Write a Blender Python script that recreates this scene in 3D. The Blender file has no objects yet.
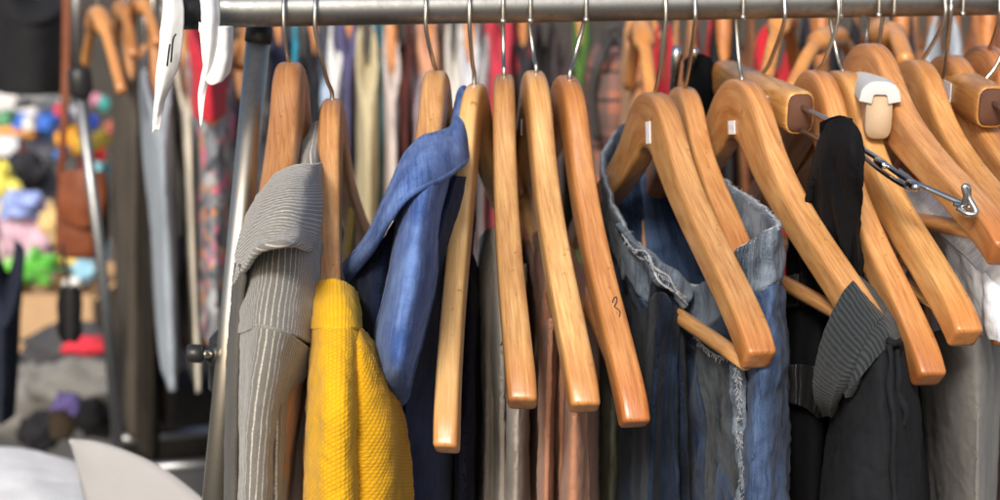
import bpy, math, random
from math import sin, cos, pi, radians, atan2, sqrt
from mathutils import Vector, Matrix, noise
random.seed(7)
scene = bpy.context.scene
C = scene.collection

# ------------------------------------------------------------ camera
CAMZ = 1.56
PITCH = radians(12.0)
F = 1540.0                      # focal length in photograph pixels (width 1000)
CAM = Vector((0, 0, CAMZ))
FWD = Vector((0, cos(PITCH), -sin(PITCH)))
UP = Vector((0, sin(PITCH), cos(PITCH)))
cam_d = bpy.data.cameras.new('camera'); cam = bpy.data.objects.new('camera', cam_d); C.objects.link(cam)
cam.location = CAM; cam.rotation_euler = (radians(90) - PITCH, 0, 0)
cam_d.sensor_width = 36; cam_d.lens = 36 * F / 1000; cam_d.clip_start = .02; cam_d.clip_end = 300
cam_d.dof.use_dof = True; cam_d.dof.focus_distance = .985; cam_d.dof.aperture_fstop = 6.0
cam_d.dof.aperture_blades = 7
scene.camera = cam

def at(px, py, Y):              # the point at distance Y in front whose direction is this one
    d = FWD + Vector((1, 0, 0)) * ((px - 500) / F) + UP * ((250 - py) / F)
    return CAM + d * (Y / d.y)
def proj(p):
    q = p - CAM; z = q.dot(FWD)
    return 500 + F * q.x / z, 250 - F * q.dot(UP) / z

# ------------------------------------------------------------ objects
def tag(o, label=None, cat=None, group=None, kind=None):
    if label: o['label'] = label
    if cat: o['category'] = cat
    if group: o['group'] = group
    if kind: o['kind'] = kind
    return o
def empty(name, loc, label, cat, group=None, rot=None):
    o = bpy.data.objects.new(name, None); C.objects.link(o)
    o.location = loc; o.empty_display_size = .02
    if rot is not None: o.rotation_euler = rot
    return tag(o, label, cat, group)
def mesh(name, verts, faces, m, parent=None, uvs=None, smooth=True, world=True, origin=None):
    """one mesh object; verts are world coordinates unless world=False (then local to parent)"""
    off = Vector((0, 0, 0))
    if world and parent is not None:
        p = parent; off = Vector((0, 0, 0))
        while p is not None:
            off += p.location; p = p.parent
    elif world and origin is not None: off = Vector(origin)
    me = bpy.data.meshes.new(name)
    me.from_pydata([tuple(Vector(v) - off) for v in verts], [], faces)
    if uvs is not None:
        uvl = me.uv_layers.new(name='UVMap')
        for l in me.loops: uvl.data[l.index].uv = uvs[l.vertex_index]
    if smooth:
        for p in me.polygons: p.use_smooth = True
    me.materials.append(m); me.update()
    o = bpy.data.objects.new(name, me); C.objects.link(o)
    if parent is not None: o.parent = parent
    elif origin is not None and world: o.location = origin
    return o

# geometry makers return (verts, faces)
def box(c, s, rot=None):
    V = []; c = Vector(c)
    for x in (-.5, .5):
        for y in (-.5, .5):
            for z in (-.5, .5):
                v = Vector((x * s[0], y * s[1], z * s[2]))
                if rot is not None: v = rot @ v
                V.append(c + v)
    return V, [(0, 1, 3, 2), (4, 6, 7, 5), (0, 4, 5, 1), (2, 3, 7, 6), (0, 2, 6, 4), (1, 5, 7, 3)]
def tube(pts, r, n=10, caps=True):
    pts = [Vector(p) for p in pts]; N = len(pts)
    rr = r if isinstance(r, (list, tuple)) else [r] * N
    V = []; Fc = []
    t0 = (pts[1] - pts[0]).normalized()
    a = t0.orthogonal().normalized()
    for i, p in enumerate(pts):
        t = (pts[min(i + 1, N - 1)] - pts[max(i - 1, 0)]).normalized()
        a = (a - t * a.dot(t)).normalized(); b = t.cross(a)
        for k in range(n):
            w = 2 * pi * k / n
            V.append(p + (a * cos(w) + b * sin(w)) * rr[i])
    for i in range(N - 1):
        for k in range(n):
            k2 = (k + 1) % n
            Fc.append((i * n + k, i * n + k2, (i + 1) * n + k2, (i + 1) * n + k))
    if caps:
        Fc.append(tuple(reversed(range(n)))); Fc.append(tuple((N - 1) * n + k for k in range(n)))
    return V, Fc
def join(*parts):
    V = []; Fc = []
    for v, f in parts:
        o = len(V); V += list(v); Fc += [tuple(i + o for i in q) for q in f]
    return V, Fc
def smooth_path(pts, n):
    """Catmull-Rom through the points, n samples"""
    P = [Vector(p) for p in pts]; m = len(P) - 1; out = []
    for i in range(n):
        t = i / (n - 1) * m; k = min(int(t), m - 1); f = t - k
        p0 = P[k - 1] if k > 0 else P[0] * 2 - P[1]
        p3 = P[k + 2] if k + 2 <= m else P[m] * 2 - P[m - 1]
        p1, p2 = P[k], P[k + 1]
        out.append(.5 * ((2 * p1) + (p2 - p0) * f + (2 * p0 - 5 * p1 + 4 * p2 - p3) * f * f + (3 * p1 - p0 - 3 * p2 + p3) * f ** 3))
    return out
def add_bevel(o, w, seg=3):
    m = o.modifiers.new('bevel', 'BEVEL'); m.width = w; m.segments = seg; m.limit_method = 'ANGLE'; m.angle_limit = radians(35)
    return o

# ------------------------------------------------------------ materials
def nodes_of(name):
    m = bpy.data.materials.new(name); m.use_nodes = True
    nt = m.node_tree; b = nt.nodes['Principled BSDF']
    return m, nt, b
class NT:
    def __init__(s, nt): s.nt = nt
    def n(s, t, **kw):
        x = s.nt.nodes.new(t)
        for k, v in kw.items():
            if k in x.inputs.keys() if isinstance(k, str) else False: x.inputs[k].default_value = v
            else: setattr(x, k, v)
        return x
    def l(s, a, b): s.nt.links.new(a, b)
    def uv(s, sx, sy, coord='UV'):
        tc = s.nt.nodes.new('ShaderNodeTexCoord'); mp = s.nt.nodes.new('ShaderNodeMapping')
        mp.inputs['Scale'].default_value = (sx, sy, sx)
        s.l(tc.outputs[coord], mp.inputs[0]); return mp.outputs[0]
    def noise(s, vec, scale, detail=4, rough=.55):
        x = s.nt.nodes.new('ShaderNodeTexNoise'); x.inputs['Scale'].default_value = scale
        x.inputs['Detail'].default_value = detail; x.inputs['Roughness'].default_value = rough
        if vec is not None: s.l(vec, x.inputs['Vector'])
        return x.outputs['Fac']
    def ramp(s, fac, stops):
        x = s.nt.nodes.new('ShaderNodeValToRGB'); e = x.color_ramp.elements
        while len(e) < len(stops): e.new(.5)
        for k, (p, c) in enumerate(stops): e[k].position = p; e[k].color = (c[0], c[1], c[2], 1) if not isinstance(c, (int, float)) else (c, c, c, 1)
        s.l(fac, x.inputs[0]); return x.outputs[0]
    def mix(s, fac, a, b, mode='MIX'):
        x = s.nt.nodes.new('ShaderNodeMix'); x.data_type = 'RGBA'; x.blend_type = mode
        for k, v in ((0, fac), (6, a), (7, b)):
            if isinstance(v, (int, float)): x.inputs[k].default_value = v
            elif isinstance(v, tuple): x.inputs[k].default_value = (v[0], v[1], v[2], 1)
            else: s.l(v, x.inputs[k])
        return x.outputs[2]
    def math(s, op, a, b=0):
        x = s.nt.nodes.new('ShaderNodeMath'); x.operation = op
        for k, v in ((0, a), (1, b)):
            if isinstance(v, (int, float)): x.inputs[k].default_value = v
            else: s.l(v, x.inputs[k])
        return x.outputs[0]
    def bump(s, h, b, strength=.4, dist=.001):
        x = s.nt.nodes.new('ShaderNodeBump'); x.inputs['Strength'].default_value = strength; x.inputs['Distance'].default_value = dist
        s.l(h, x.inputs['Height']); s.l(x.outputs[0], b.inputs['Normal'])
    def wave(s, vec, scale, direction='X', dist=0, profile='SIN'):
        x = s.nt.nodes.new('ShaderNodeTexWave'); x.bands_direction = direction; x.wave_profile = profile
        x.inputs['Scale'].default_value = scale; x.inputs['Distortion'].default_value = dist
        x.inputs['Detail'].default_value = 1
        s.l(vec, x.inputs['Vector']); return x.outputs['Fac']

def wood(name, dark, mid, light, gloss=.3):
    m, nt, b = nodes_of(name); T = NT(nt)
    v = T.uv(22, 330); v2 = T.uv(5, 26)
    # shift the grain per hanger
    oi = nt.nodes.new('ShaderNodeObjectInfo')
    add = nt.nodes.new('ShaderNodeVectorMath'); add.operation = 'ADD'; T.l(v, add.inputs[0])
    sc = nt.nodes.new('ShaderNodeVectorMath'); sc.operation = 'SCALE'; sc.inputs[0].default_value = (37, 91, 13); T.l(oi.outputs['Random'], sc.inputs['Scale'])
    T.l(sc.outputs[0], add.inputs[1])
    add2 = nt.nodes.new('ShaderNodeVectorMath'); add2.operation = 'ADD'; T.l(v2, add2.inputs[0]); T.l(sc.outputs[0], add2.inputs[1])
    g = T.noise(add.outputs[0], 1.6, 6, .62)
    g2 = T.noise(add2.outputs[0], 1.4, 3, .5)
    c = T.ramp(g, [(.28, dark), (.5, mid), (.72, light)])
    blot = T.ramp(g2, [(.3, (.55, .45, .38)), (.6, (1, 1, 1))])
    c = T.mix(.65, c, blot, 'MULTIPLY')
    tint = T.mix(1.0, c, oi.outputs['Color'], 'MULTIPLY')
    # small dents and dark specks in the old varnish
    spk = T.ramp(T.noise(T.uv(140, 220), 1.0, 2, .5), [(.24, (.45, .36, .30)), (.33, (1, 1, 1))])
    scr = T.ramp(T.noise(T.uv(40, 900), 1.0, 1, .4), [(.66, (1, 1, 1)), (.74, (1.25, 1.2, 1.1))])
    tint = T.mix(.8, tint, spk, 'MULTIPLY'); tint = T.mix(.7, tint, scr, 'MULTIPLY')
    # redder stain towards the two cut ends and the neck
    uvn = nt.nodes.new('ShaderNodeTexCoord'); sx = nt.nodes.new('ShaderNodeSeparateXYZ'); T.l(uvn.outputs['UV'], sx.inputs[0])
    L2 = T.math('ABSOLUTE', T.math('SUBTRACT', sx.outputs['X'], .268))
    stain = T.ramp(T.math('ADD', T.math('MULTIPLY', L2, 3.4), T.math('MULTIPLY', g2, .08)), [(0.0, (.80, .66, .55)), (.14, (.92, .85, .78)), (.3, (1, 1, 1)), (.80, (1, 1, 1)), (.93, (.82, .62, .48))])
    tint = T.mix(1.0, tint, stain, 'MULTIPLY')
    T.l(tint, b.inputs['Base Color'])
    b.inputs['Roughness'].default_value = .42
    r = T.ramp(g2, [(.3, gloss + .14), (.7, gloss)]); T.l(r, b.inputs['Roughness'])
    b.inputs['Coat Weight'].default_value = .35; b.inputs['Coat Roughness'].default_value = .3
    sp = T.noise(T.uv(60, 160), 2.2, 3, .6)
    T.bump(T.mix(.5, g, sp), b, .45, .0009)
    return m
def metal(name, col, rough, noise_amt=.1):
    m, nt, b = nodes_of(name); T = NT(nt)
    b.inputs['Metallic'].default_value = 1
    f = T.noise(T.uv(30, 4, 'Object'), 6, 5, .6)
    T.l(T.ramp(f, [(.3, tuple(x * (1 - noise_amt * 2) for x in col)), (.65, col)]), b.inputs['Base Color'])
    T.l(T.ramp(f, [(.3, rough + noise_amt), (.7, rough)]), b.inputs['Roughness'])
    return m
def plain(name, col, rough=.6, var=.15, scale=40, spec=.4, coord='Object', bump=0):
    m, nt, b = nodes_of(name); T = NT(nt)
    f = T.noise(T.uv(1, 1, coord), scale, 5, .6)
    T.l(T.ramp(f, [(.3, tuple(x * (1 - var) for x in col)), (.7, tuple(min(1, x * (1 + var)) for x in col))]), b.inputs['Base Color'])
    b.inputs['Roughness'].default_value = rough; b.inputs['Specular IOR Level'].default_value = spec
    if bump: T.bump(f, b, bump, .003)
    return m
WOOD = wood('varnished beech', (.37, .18, .068), (.53, .305, .125), (.65, .435, .205))
WOODL = wood('pale beech', (.55, .33, .13), (.66, .42, .18), (.76, .53, .26))
WOODR = wood('pale end grain', (.34, .13, .04), (.42, .18, .06), (.5, .24, .09))
STEEL = metal('hook wire', (.55, .52, .47), .28)
CHROME = metal('chrome', (.62, .62, .60), .2)
POSTM = metal('brushed post', (.58, .53, .44), .34, .08)
ZINC = metal('rail steel', (.30, .305, .30), .38, .14)
BLACKP = plain('black plastic', (.018, .018, .019), .4)
PAPER = plain('white paper', (.78, .78, .77), .7, .04)
STICK = plain('sticker paper', (.8, .8, .8), .6, .05)
INK = plain('ink', (.03, .03, .035), .5)

# ------------------------------------------------------------ the rail
def railY(px): return 1.085 + (px - 200) / 800 * .075
def railpt(px, dz=0):
    f = (px - 188) / (1060 - 188)
    a = at(188, 10.5, railY(188)); b = at(1060, -2.5, railY(1060))
    x = at(px, 4, railY(px)).x; t = (x - a.x) / (b.x - a.x)
    return a.lerp(b, t) + Vector((0, 0, dz))
RR = .0122
rack = empty('clothes_rack', (at(240, 500, 1.1).x, 1.1, 0), 'steel clothes rack with a round grey rail on a chrome post, black joints', 'clothes rack')
a = railpt(206); b = railpt(1130)
mesh('rail', *tube([a.lerp(b, i / 40) for i in range(41)], RR, 40), ZINC, rack)
a0 = railpt(178)
V, Fc = tube([a0, a0.lerp(a, .08), a0.lerp(a, .2), a], [RR * .5, RR * .98, RR * 1.09, RR * 1.09], 32)
mesh('end_cap', V, Fc, BLACKP, rack)
# chrome post under the rail, leaning a little
p0 = at(259, 33, 1.12); p1 = at(243, 200, 1.10); d = (p1 - p0).normalized()
# the post: vertical upper tube, wider lower sleeve
mesh('post', *tube([p0, p0 + d * .45], .0088, 28), POSTM, rack)
mesh('post_cap', *tube([p0 - d * .008, p0 - d * .004, p0 + d * .006, p0 + d * .007], [.006, .0095, .0098, .0092], 28), BLACKP, rack)
q0 = at(229, 372, 1.12); q1 = at(226, 500, 1.12); dd = (q1 - q0).normalized()
mesh('lower_post', *tube([q0, q0 + dd * .9], .0105, 28), plain('grey painted steel', (.42, .43, .44), .4, .05), rack)
cl = mesh('clamp', *tube([at(231, 335, 1.115), at(230, 340, 1.115), at(229, 388, 1.115), at(229, 391, 1.115)], [.012, .0155, .0155, .012], 28), BLACKP, rack)
k0 = at(187, 353, 1.07); k1 = at(203, 354, 1.07); k2 = at(229, 355, 1.1)
kv = (k1 - k0)
kb = mesh('knob', *tube([k0, k0 + kv * .12, k1 - kv * .1, k1], [.0055, .0068, .0068, .0055], 20), BLACKP, rack)
mesh('screw', *tube([k1, k1 + (k2 - k1) * .4], .003, 12), STEEL, kb)
s0 = k1 + (k2 - k1) * .32
mesh('knob_boss', *tube([s0, s0 + (k2 - s0) * .15, k2], [.006, .0082, .0082], 18), BLACKP, kb)

# ------------------------------------------------------------ wooden hangers
PROF = [(0, -.019, .0185, .0078), (.012, -.0205, .0185, .008), (.026, -.028, .0178, .0082), (.042, -.043, .0165, .0082), (.062, -.061, .0142, .0083), (.09, -.081, .0124, .0085),
        (.13, -.105, .0114, .0087), (.165, -.125, .0110, .009), (.192, -.142, .0109, .0092), (.208, -.154, .0107, .0094), (.217, -.1635, .0102, .0092)]
def hanger_body_geo(bend=.02, sq=3.2, flat=1.0, wmul=1.0, drop=1.0, span=1.0):
    side = smooth_path([Vector((p[0] * span, p[1] * drop, 0)) for p in PROF], 40)
    hw = [v.x for v in smooth_path([Vector((p[2], p[3] * flat, 0)) for p in PROF], 40)]
    ht = [v.y for v in smooth_path([Vector((p[2] * wmul, p[3] * flat, 0)) for p in PROF], 40)]
    st = [(-s.x, s.y, w, t) for s, w, t in reversed(list(zip(side, hw, ht)))] + [(s.x, s.y, w, t) for s, w, t in list(zip(side, hw, ht))[1:]]
    st = [(y, z, w * (1 + (wmul - 1) * max(0, 1 - max(0, abs(y) - .03) / .09)), t) for y, z, w, t in st]
    N = len(st); n = 36; V = []; UV = []; Fc = []; L = 0
    rings = []
    for i in range(N):
        a = st[max(i - 1, 0)]; b = st[min(i + 1, N - 1)]
        ty, tz = b[0] - a[0], b[1] - a[1]; q = math.hypot(ty, tz); ty /= q; tz /= q
        rings.append((st[i], (ty, tz)))
    # rounded ends
    def ringpts(s, t, k=1.0, push=0.0):
        y, z, w, th = s; y += t[0] * push; z += t[1] * push
        ny, nz = -t[1], t[0]; out = []
        xb = bend * (abs(y) / .22) ** 2
        for j in range(n):
            A = 2 * pi * j / n
            cx = abs(cos(A)) ** (2 / sq) * (1 if cos(A) >= 0 else -1); cz = abs(sin(A)) ** (2 / sq) * (1 if sin(A) >= 0 else -1)
            e = k if k == 1 else k
            out.append((Vector((xb + cx * th * e, y + ny * cz * w * e, z + nz * cz * w * e)), cx * th + .05, sin(A) * w))
        return out
    allr = []
    s, t = rings[0]; allr += [ringpts(s, t, .0, -.0022), ringpts(s, t, .6, -.0022), ringpts(s, t, .90, -.0020), ringpts(s, t, .975, -.0008)]
    for s, t in rings: allr.append(ringpts(s, t))
    s, t = rings[-1]; allr += [ringpts(s, t, .975, .0008), ringpts(s, t, .90, .0020), ringpts(s, t, .6, .0022), ringpts(s, t, .0, .0022)]
    L = 0; prev = None
    for R in allr:
        c = sum((p[0] for p in R), Vector()) / n
        if prev is not None: L += (c - prev).length
        prev = c
        for p, u, w in R: V.append(p); UV.append((L, u * 1.0 + w))
    for i in range(len(allr) - 1):
        for k in range(n):
            k2 = (k + 1) % n
            Fc.append((i * n + k, (i + 1) * n + k, (i + 1) * n + k2, i * n + k2))
    return V, Fc, UV
def pose(neck, tip, tl):
    """yaw and tilt that bring the local tip tl to pixel tip when the neck top is at world point neck"""
    best = None; yaw = 0.; tlt = 0.
    def M(y, t): return Matrix.Rotation(y, 3, 'Z') @ Matrix.Rotation(t, 3, 'X')
    def err(y, t):
        p = proj(neck + M(y, t) @ tl); return p[0] - tip[0], p[1] - tip[1]
    for it in range(30):
        e = err(yaw, tlt); h = 1e-4
        a = err(yaw + h, tlt); b = err(yaw, tlt + h)
        j11, j21 = (a[0] - e[0]) / h, (a[1] - e[1]) / h; j12, j22 = (b[0] - e[0]) / h, (b[1] - e[1]) / h
        D = j11 * j22 - j12 * j21
        if abs(D) < 1e-9: break
        dy = (-e[0] * j22 + e[1] * j12) / D; dt = (-e[1] * j11 + e[0] * j21) / D
        yaw += max(-.3, min(.3, dy)); tlt += max(-.3, min(.3, dt))
    return yaw, tlt
def hook_path(R, neck, hx, shank_front, far=None):
    """question-mark wire from the neck over the rail, in world space"""
    c = railpt(hx); r = RR + .0022; s = -1 if shank_front else 1
    pts = [neck + Vector((0, 0, -.006)), neck + Vector((0, 0, .004))]
    bot = c + Vector((0, s * r * 1.25, -.014))
    mid = neck.lerp(bot, .5) + Vector((0, s * .004, 0))
    pts += [neck.lerp(mid, .5), mid, bot]
    for w in (0, 35, 70, 100, 130, 160, 185):
        A = radians(w); pts.append(c + Vector((0, s * r * cos(A) * (1.2 if w == 0 else 1.06), r * sin(A) * 1.02)))
    pts.append(c + Vector((0, -s * (r + .001), -.010)))
    return pts
HANGERS = {}
def hanger(key, neck_px, tip_px, hx, label, front=True, tint=(1, 1, 1), bar=True, mat=None, dy=0, bend=.012, group='wooden clothes hangers on the near rail', drop=1.0, wmul=1.0, flat=1.0, sticker=None, sq=4.6, span=1.0, ball=False, barz=None):
    neck = at(neck_px[0], neck_px[1], railY(neck_px[0]) + dy)
    V, Fc, UV = hanger_body_geo(bend, sq, flat, wmul, drop, span)
    tl = Vector((bend, -.213 * span, -.159 * drop))
    yaw, tl_ = pose(neck, tip_px, tl)
    if False: pass
    print('HANGER', key, 'yaw %.1f tilt %.1f' % (math.degrees(yaw), math.degrees(tl_)))
    o = empty('clothes_hanger', neck, label, 'clothes hanger', group, rot=(tl_, 0, yaw))
    R3 = (Matrix.Rotation(yaw, 3, 'Z') @ Matrix.Rotation(tl_, 3, 'X')); Ri = R3.inverted()
    body = mesh('hanger_body', V, Fc, mat or WOOD, o, UV, world=False); body.color = (*tint, 1)
    pts = smooth_path(hook_path(None, neck, hx, front), 60)
    loc = [Ri @ (p - neck) for p in pts]
    hv, hf = tube(loc, .00155, 8)
    if True:
        e = loc[-1]; bv, bf = tube([e + (loc[-1] - loc[-2]).normalized() * t for t in (-.002, -.001, .001, .002)], [.0014, .0024, .0024, .0012], 8)
        hv, hf = join((hv, hf), (bv, bf))
    mesh('hook', hv, hf, STEEL, o, world=False)
    if bar:
        z = barz or (-.147 * drop - .002); y0 = (.188 if barz is None else .197) * span
        xb = bend * .73
        bp = [Vector((xb, -y0, z)), Vector((xb, 0, z)), Vector((xb, y0, z))]
        bv, bf = tube([bp[0].lerp(bp[2], i / 12) for i in range(13)], .0056, 14)
        bu = [(v.y + .3, (v.x + v.z) * 1.3) for v in bv]
        bo = mesh('trouser_bar', bv, bf, mat or WOOD, o, bu, world=False); bo.color = (*tint, 1)
    HANGERS[key] = (o, neck, R3, bend, drop, span)
    return o
def sticker_on(key, y, z, w=.011, h=.016, text='45'):
    """small white price label on the left face of a hanger (local -x)"""
    o, neck, R3, bend, drop, span = HANGERS[key]
    x = bend * (abs(y) / .22) ** 2 - .0087
    v, f = box((x, y, z), (.0006, w, h), Matrix.Rotation(radians(-8), 3, 'X'))
    s = mesh('price_sticker', v, f, STICK, o, world=False, smooth=False)
    vs = []
    for k in range(3):
        vs.append(box((x - .0004, y - w * .3 + k * w * .28, z + h * .02), (.0002, w * .12, h * .3), Matrix.Rotation(radians(-8), 3, 'X')))
    mesh('print', *join(*vs), plain('faded print', (.45, .42, .6), .6), s, world=False, smooth=False)

hanger('H1', (291, 72), (288, 238), 287, 'reddish brown wooden hanger inside the pinstriped grey jacket', True, (.74, .60, .52), bar=False, wmul=1.15, flat=1.3, span=.5, drop=.75)
hanger('H2', (332, 98), (334, 400), 318, 'wooden hanger with a long bent wire hook standing out of the yellow sweater', True, (1.00, 0.92, 0.87), bar=False, drop=1.0)
hanger('H3', (437, 78), (432, 228), 427, 'wooden hanger whose neck rises out of the blue denim shirt collar', True, (0.88, 0.81, 0.74), bar=False, flat=1.1, span=.55, drop=.7)
hanger('H4', (474, 79), (448, 436), 470, 'palest wooden hanger, its arm leaning left beside the blue denim shirt', True, (1.05, 1.04, 1.00), mat=WOODL, flat=.85, drop=1.18, bar=False)
hanger('H5', (504, 75), (523, 392), 503, 'wooden hanger hanging almost straight down over the grey beige trousers', False, (.94, .90, .82), flat=1.0)
hanger('H6', (536, 72), (584, 396), 530, 'wooden hanger with a square tip over the brownish pink trousers', False, (1.06, 1.04, .96), flat=1.05)
hanger('H7', (570, 78), (634, 412), 585, 'reddish wooden hanger with a small black pen mark on its arm', False, (.90, .70, .56), flat=1.02)
hanger('H8', (655, 98), (756, 350), 663, 'wooden hanger with its trouser bar in view in front of the faded jeans', True, (1.02, 0.93, 0.84), bend=.0, flat=1.05, drop=.87, wmul=1.12, sq=6, barz=-.150)
hanger('H9', (684, 97), (750, 262), 692, 'wooden hanger half hidden behind the barred hanger, inside the faded jeans', True, (.96, .80, .68), bar=False, span=.66, drop=.66, dy=.05, wmul=1.1, sq=6)
hanger('H10', (742, 86), (878, 345), 740, 'wooden hanger with a white price sticker, its arm running into the charcoal cardigan', False, (1.05, 0.92, 0.82), drop=.9, wmul=1.2, sq=6)
hanger('H12', (818, 76), (927, 368), 833, 'rounded wooden hanger behind the draped black cloth, its blunt tip beside the charcoal cardigan', True, (1.10, 0.93, 0.82), wmul=1.25, sq=6)
hanger('H13', (843, 78), (963, 328), 836, 'wooden hanger with its tip just above the grey trousers, second in from the charcoal cardigan', False, (1.14, 1.06, .92), drop=.88, wmul=1.2, sq=6)
hanger('H14', (868, 57), (1002, 246), 874, 'highest wooden hanger, its curved arm passing the white padded clamp block', False, (1.05, 0.87, 0.78), drop=.78, wmul=1.35, sq=6)
hanger('H15', (914, 73), (1038, 260), 938, 'wide wooden hanger with a tiny white sticker below its neck near the right edge', True, (1.12, 0.96, 0.78), dy=.02, drop=.78, wmul=1.35, sq=6)
hanger('H19', (936, 131), (1010, 330), 944, 'low hung wooden hanger with a square shoulder below the stickered one', True, (1.05, 0.92, 0.68), dy=.05, span=.9, drop=.8, wmul=1.3, sq=6)
hanger('H16', (948, 68), (1075, 255), 957, 'wooden hanger between the stickered hanger and the clamp block at the right edge', False, (.95, .78, .66), dy=.03, drop=.78, wmul=1.35, sq=6)
hanger('H18', (984, 59), (1110, 250), 992, 'last wooden hanger at the right edge behind the second clamp block', True, (1.10, 0.83, 0.74), dy=.04, drop=.78, wmul=1.35, sq=6)
# ------------------------------------------------------------ fabrics
def fabric(name, col, var=.18, rough=.85, weave=1100, wb=.25, sheen=.25, mott=14, col2=None):
    m, nt, b = nodes_of(name); T = NT(nt)
    v = T.uv(1, 1)
    f = T.noise(v, mott, 5, .6); g = T.noise(v, 420, 3, .7)
    hi = col2 or tuple(min(1, x * (1 + var)) for x in col)
    c = T.ramp(f, [(.3, tuple(x * (1 - var) for x in col)), (.68, hi)])
    c = T.mix(.5, c, T.ramp(g, [(.3, .72), (.7, 1.0)]), 'MULTIPLY')
    T.l(c, b.inputs['Base Color']); b.inputs['Roughness'].default_value = rough
    b.inputs['Sheen Weight'].default_value = sheen * min(1, max(col) * 2.5); b.inputs['Sheen Roughness'].default_value = .5
    b.inputs['Specular IOR Level'].default_value = .25 if max(col) > .04 else .1
    w1 = T.wave(v, weave / 6.283 * 3, 'X'); w2 = T.wave(v, weave / 6.283 * 3, 'Y')
    big = T.noise(v, 55, 4, .6)
    T.bump(T.mix(.35, big, T.mix(.5, w1, w2)), b, wb, .0025)
    return m
def striped(name, base, line, period, axis='X', width=.17):
    m, nt, b = nodes_of(name); T = NT(nt)
    v = T.uv(1, 1)
    jit = nt.nodes.new('ShaderNodeVectorMath'); jit.operation = 'ADD'; T.l(v, jit.inputs[0])
    nz = nt.nodes.new('ShaderNodeTexNoise'); nz.inputs['Scale'].default_value = 60; T.l(v, nz.inputs['Vector'])
    sc = nt.nodes.new('ShaderNodeVectorMath'); sc.operation = 'SCALE'; sc.inputs['Scale'].default_value = .0005; T.l(nz.outputs['Color'], sc.inputs[0]); T.l(sc.outputs[0], jit.inputs[1])
    sep = nt.nodes.new('ShaderNodeSeparateXYZ'); T.l(jit.outputs[0], sep.inputs[0])
    fr = T.math('FRACT', T.math('DIVIDE', sep.outputs[axis], period))
    on = T.math('LESS_THAN', fr, width)
    br = T.noise(T.uv(1, 1), 700, 2, .7)
    on = T.math('MULTIPLY', on, T.ramp(br, [(.35, .35), (.6, 1.0)]))
    f = T.noise(v, 18, 5, .6); g = T.noise(v, 900, 2, .7)
    c = T.ramp(f, [(.3, tuple(x * .85 for x in base)), (.7, tuple(x * 1.15 for x in base))])
    c = T.mix(.6, c, T.ramp(g, [(.35, .6), (.65, 1.0)]), 'MULTIPLY')
    c = T.mix(on, c, line); T.l(c, b.inputs['Base Color'])
    b.inputs['Roughness'].default_value = .85; b.inputs['Sheen Weight'].default_value = .3; b.inputs['Specular IOR Level'].default_value = .25
    T.bump(T.mix(.4, T.noise(v, 70, 4), g), b, .3, .002)
    return m
def denim(name, dark, light, wear=.5, streak=380, spots=9):
    m, nt, b = nodes_of(name); T = NT(nt)
    v = T.uv(1, 1)
    st = T.noise(T.uv(streak, 30), 1, 4, .65)          # slubby warp threads along the garment
    big = T.noise(v, spots, 4, .6); fine = T.noise(v, 800, 2, .7)
    a = T.math('ADD', T.math('MULTIPLY', st, .5), T.math('MULTIPLY', big, .9))
    a = T.math('ADD', a, T.math('MULTIPLY', fine, .25))
    mid = tuple((x + y) / 2 for x, y in zip(dark, light))
    lo = .92 - wear * .25
    c = T.ramp(a, [(lo - .13, dark), (lo, mid), (lo + .13, light)])
    T.l(c, b.inputs['Base Color']); b.inputs['Roughness'].default_value = .85
    b.inputs['Sheen Weight'].default_value = .05; b.inputs['Specular IOR Level'].default_value = .08
    T.bump(T.mix(.5, T.mix(.6, T.noise(v, 90, 4, .65), st), fine), b, .35, .0016)
    return m
def ribbed(name, col, period, axis='X', depth=.8, rough=.9, deepcol=None, knit=0.):
    m, nt, b = nodes_of(name); T = NT(nt)
    v = T.uv(1, 1)
    w = T.wave(v, 1 / period / 3.183 * 1.0 * 3.183 / 3.183, axis, .25)
    ww = nt.nodes.new('ShaderNodeSeparateXYZ'); T.l(v, ww.inputs[0])
    nz = T.noise(v, 45, 3, .6)
    ph = T.math('ADD', T.math('DIVIDE', ww.outputs[axis], period / 6.2832), T.math('MULTIPLY', nz, .7))
    r = T.math('MULTIPLY', T.math('ADD', T.math('SINE', ph), 1), .5)
    h = r
    if knit:
        oax = 'Y' if axis == 'X' else 'X'
        ph2 = T.math('ADD', T.math('DIVIDE', ww.outputs[oax], knit / 6.2832), T.math('MULTIPLY', ph, .5))
        r2 = T.math('MULTIPLY', T.math('ADD', T.math('SINE', ph2), 1), .5)
        h = T.math('MULTIPLY', T.math('POWER', r, .6), T.math('POWER', r2, .6))
    fz = T.noise(v, 900, 3, .7)
    big = T.noise(v, 16, 4, .6)
    dc = deepcol or tuple(x * .45 for x in col)
    c = T.mix(h, dc, col)
    c = T.mix(.5, c, T.ramp(fz, [(.3, .7), (.7, 1.0)]), 'MULTIPLY')
    c = T.mix(.5, c, T.ramp(big, [(.3, .7), (.7, 1.0)]), 'MULTIPLY')
    T.l(c, b.inputs['Base Color']); b.inputs['Roughness'].default_value = rough
    b.inputs['Sheen Weight'].default_value = .08; b.inputs['Specular IOR Level'].default_value = .12
    T.bump(T.math('ADD', h, T.math('MULTIPLY', fz, .35)), b, depth, .0016)
    return m

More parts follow.
